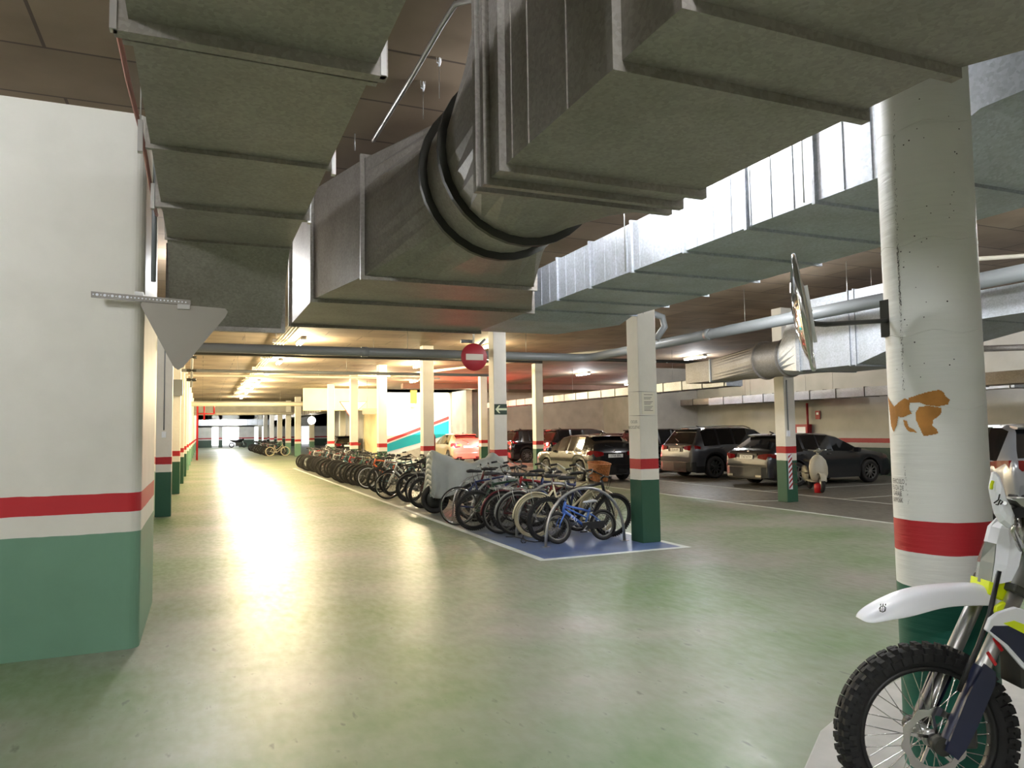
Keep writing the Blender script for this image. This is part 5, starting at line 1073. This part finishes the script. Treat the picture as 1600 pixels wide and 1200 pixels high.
mm.add([rows_m[4][2], rows_m[4][4], rows_m[4][4]+Vector((.0, 0, -.012)), rows_m[4][2]+Vector((.0, 0, -.012))], [(0, 1, 2, 3)])
o = part('headlamp_mask', mm, M['white_plastic'], mx_); md = o.modifiers.new('s', 'SOLIDIFY'); md.thickness = .004; md.offset = -1
hl = part('headlamp', MB().rings([[r_[2]+Vector((-.002, .003, 0)), r_[3]+Vector((-.010, 0, 0)), r_[4]+Vector((-.002, -.003, 0)), r_[4]+Vector((.05, -.02, 0)), r_[2]+Vector((.05, .02, 0))] for r_ in rows_m[2:]], sm=False, cap=True), M['lens'], mx_)
part('bulb', MB().lathe([(.001, -.02), (.022, -.018), (.026, 0), (.01, .03)], 'x', PL(1544, 889, -.0)+Vector((.015, 0, 0)), 16), M['chrome'], hl)
part('reflector', MB().rings([[PL(1541, 868, 0)+Vector((.02, y_, 0)), PL(1552, 880, 0)+Vector((.01, y_, 0)), PL(1546, 908, 0)+Vector((.01, y_, 0)), PL(1534, 904, 0)+Vector((.02, y_, 0))] for y_ in (-.055, .055)], cap=True), M['chrome'], hl)
shell('yellow_lower_mask', [(1546, 908), (1553, 915), (1588, 903), (1612, 892), (1612, 918), (1578, 941), (1560, 938), (1544, 928)], -.065, .12, M['neon'], dome=.008)
shell('yellow_side_panel', [(1582, 903), (1590, 888), (1600, 880), (1625, 888), (1630, 915), (1600, 925), (1580, 920)], -.085, .02, M['neon'], bevel=.004)
shell('yellow_inner_panel', [(1558, 948), (1570, 940), (1580, 950), (1582, 962), (1560, 970), (1556, 955)], -.11, .02, M['neon'], bevel=.004)
part('panel_bolt', MB().lathe([(.001, -.095), (.011, -.094), (.012, -.085)], 'y', (PL(1596, 895, -.09).x, 0, PL(1596, 895, -.09).z), 16), M['black'], mx_)
# handguard and handlebar
hgp = [(1552, 738), (1556, 737), (1560, 752), (1567, 776), (1576, 792), (1583, 808), (1582, 822), (1577, 826), (1564, 816), (1556, 803), (1550, 778), (1547, 762)]
hg = shell('handguard', hgp, -.36, .012, M['white_plastic'], dome=.03)
part('yellow_edge', MB().tube([PL(1551, 752, -.375), PL(1549, 758, -.38), PL(1549, 764, -.385)], .006, 6), M['neon'], hg)
fl = MB()
for ps in ([(1553, 786), (1560, 781), (1562, 772)], [(1556, 788), (1559, 789), (1563, 781), (1567, 784), (1563, 788)]): fl.tube([PL(u, v, -.396) for u, v in ps], .0025, 5)
part('mark', fl, M['ink'], hg)
hbp = [PL(1580, 800, -.34), PL(1596, 797, -.25), PL(1620, 812, -.10), PL(1625, 812, .10), PL(1600, 800, .36)]
hbr = part('handlebar', MB().tube(hbp, .014, 10).tube([PL(1568, 782, -.33), PL(1585, 786, -.34), PL(1600, 800, -.3)], .01, 8), M['dark_steel'], mx_)
part('grip', MB().tube([hbp[0]+Vector((-.0, -.04, 0)), hbp[0].lerp(hbp[1], .95)], .019, 10), M['rubber'], hbr)
part('brake_reservoir', MB().box(PL(1588, 798, -.27)+Vector((-.03, -.02, 0)), PL(1588, 798, -.27)+Vector((.03, .03, .05))), M['alu'], hbr, bevel=.006)
part('lever', MB().tube([PL(1590, 800, -.27), PL(1575, 792, -.31), PL(1570, 786, -.4)], .007, 8), M['alu'], hbr)
part('control_cables', MB().tube([PL(1588, 812, -.2), PL(1582, 830, -.2), PL(1590, 850, -.12), PL(1600, 870, -.05)], .007, 6).tube([PL(1592, 806, -.2), PL(1594, 830, -.22), PL(1600, 850, -.16), PL(1606, 880, -.05)], .006, 6), M['chrome'], mx_)
# radiator shroud, tank, seat, engine and rear end (mostly outside the frame)
sh = [(1541, 985), (1548, 967), (1560, 958), (1588, 949), (1640, 965), (1700, 1000), (1700, 1080), (1640, 1080), (1600, 1045), (1570, 1010), (1548, 990)]
shr = shell('radiator_shroud', sh, -.17, .02, M['white_plastic'], bevel=.004)
for s_ in (1,):
    part('navy_inlay', MB().prism([PL(u, v, -.173) for u, v in ((1547, 986), (1553, 978), (1580, 978), (1640, 1010), (1700, 1040), (1700, 1070), (1640, 1068), (1602, 1038), (1575, 1008))], (0, .002, 0)), M['navy'], shr)
    part('yellow_inlay', MB().prism([PL(u, v, -.174) for u, v in ((1568, 974), (1585, 970), (1640, 990), (1640, 1008), (1600, 990))], (0, .002, 0)), M['neon'], shr)
part('radiator', MB().box(PL(1590, 960, -.15)+Vector((.0, 0, -.28)), PL(1590, 960, -.15)+Vector((.05, .12, 0))), M['dark_steel'], mx_); part('radiator', MB().box(PL(1590, 960, .04)+Vector((.0, 0, -.28)), PL(1590, 960, .04)+Vector((.05, .12, 0))), M['dark_steel'], mx_)
part('frame', MB().tube([(.50, 0, .92), (.47, 0, .62), (.58, 0, .32), (1.0, 0, .27)], .024, 10).tube([(.48, 0, .95), (.85, .08, .86), (1.02, .1, .35)], .022, 10).tube([(.48, 0, .95), (.85, -.08, .86), (1.02, -.1, .35)], .022, 10), mat('dark_blue_frame', (24, 34, 76), .4), mx_)
part('fuel_tank', MB().rings([[(x_, w_*math.cos(a), z_+h_*math.sin(a)) for a in np.linspace(0, 2*PI, 16, endpoint=False)] for x_, z_, w_, h_ in ((.55, .93, .06, .06), (.62, .93, .13, .09), (.8, .92, .13, .09), (.95, .90, .09, .06))], sm=True, cap=True), M['white_plastic'], mx_)
part('seat', MB().rings([[(x_, w_*math.cos(a), z_+.04*math.sin(a)) for a in np.linspace(0, 2*PI, 16, endpoint=False)] for x_, z_, w_ in ((.7, .98, .05), (.9, .94, .075), (1.3, .93, .08), (1.5, .96, .06))], sm=True, cap=True), M['navy'], mx_)
part('engine', MB().box((.60, -.14, .28), (1.0, .14, .50)).tube([(.72, 0, .45), (.64, 0, .75)], .085, 16).lathe([(.001, -.17), (.09, -.165), (.1, -.14)], 'y', (.85, 0, .38), 24), M['dark_steel'], mx_, bevel=.01)
part('skid_plate', MB().rings([[(.50, -.1, .55), (.5, .1, .55), (.52, .1, .55), (.52, -.1, .55)], [(.56, -.12, .28), (.56, .12, .28), (.58, .12, .3), (.58, -.12, .3)], [(.95, -.12, .24), (.95, .12, .24), (.95, .12, .26), (.95, -.12, .26)]], cap=True), M['black'], mx_)
part('rear_mudguard', MB().rings([[(x_, -w_, z_), (x_, -w_*.6, z_+.02), (x_, w_*.6, z_+.02), (x_, w_, z_), (x_, w_*.6, z_+.01), (x_, -w_*.6, z_+.01)] for x_, z_, w_ in ((1.4, .93, .08), (1.6, .97, .09), (1.85, 1.0, .07))], sm=True, cap=True), M['white_plastic'], mx_)
moto_wheel('rear_wheel', Vector((1.47, 0, .335)), .335, .05, 44)
part('swingarm', MB().bar((1.0, -.09, .36), (1.47, -.09, .335), .03, .06).bar((1.0, .09, .36), (1.47, .09, .335), .03, .06), M['alu'], mx_)
part('exhaust', MB().tube([(.62, -.06, .6), (.52, -.1, .5), (.62, -.16, .42), (1.0, -.17, .55), (1.15, -.15, .75), (1.6, -.14, .85)], [.02, .02, .022, .03, .045, .05], 12), M['alu'], mx_)
part('side_stand', MB().tube([(1.0, -.12, .32), (1.05, -.3, .01)], .014, 8), M['black'], mx_)
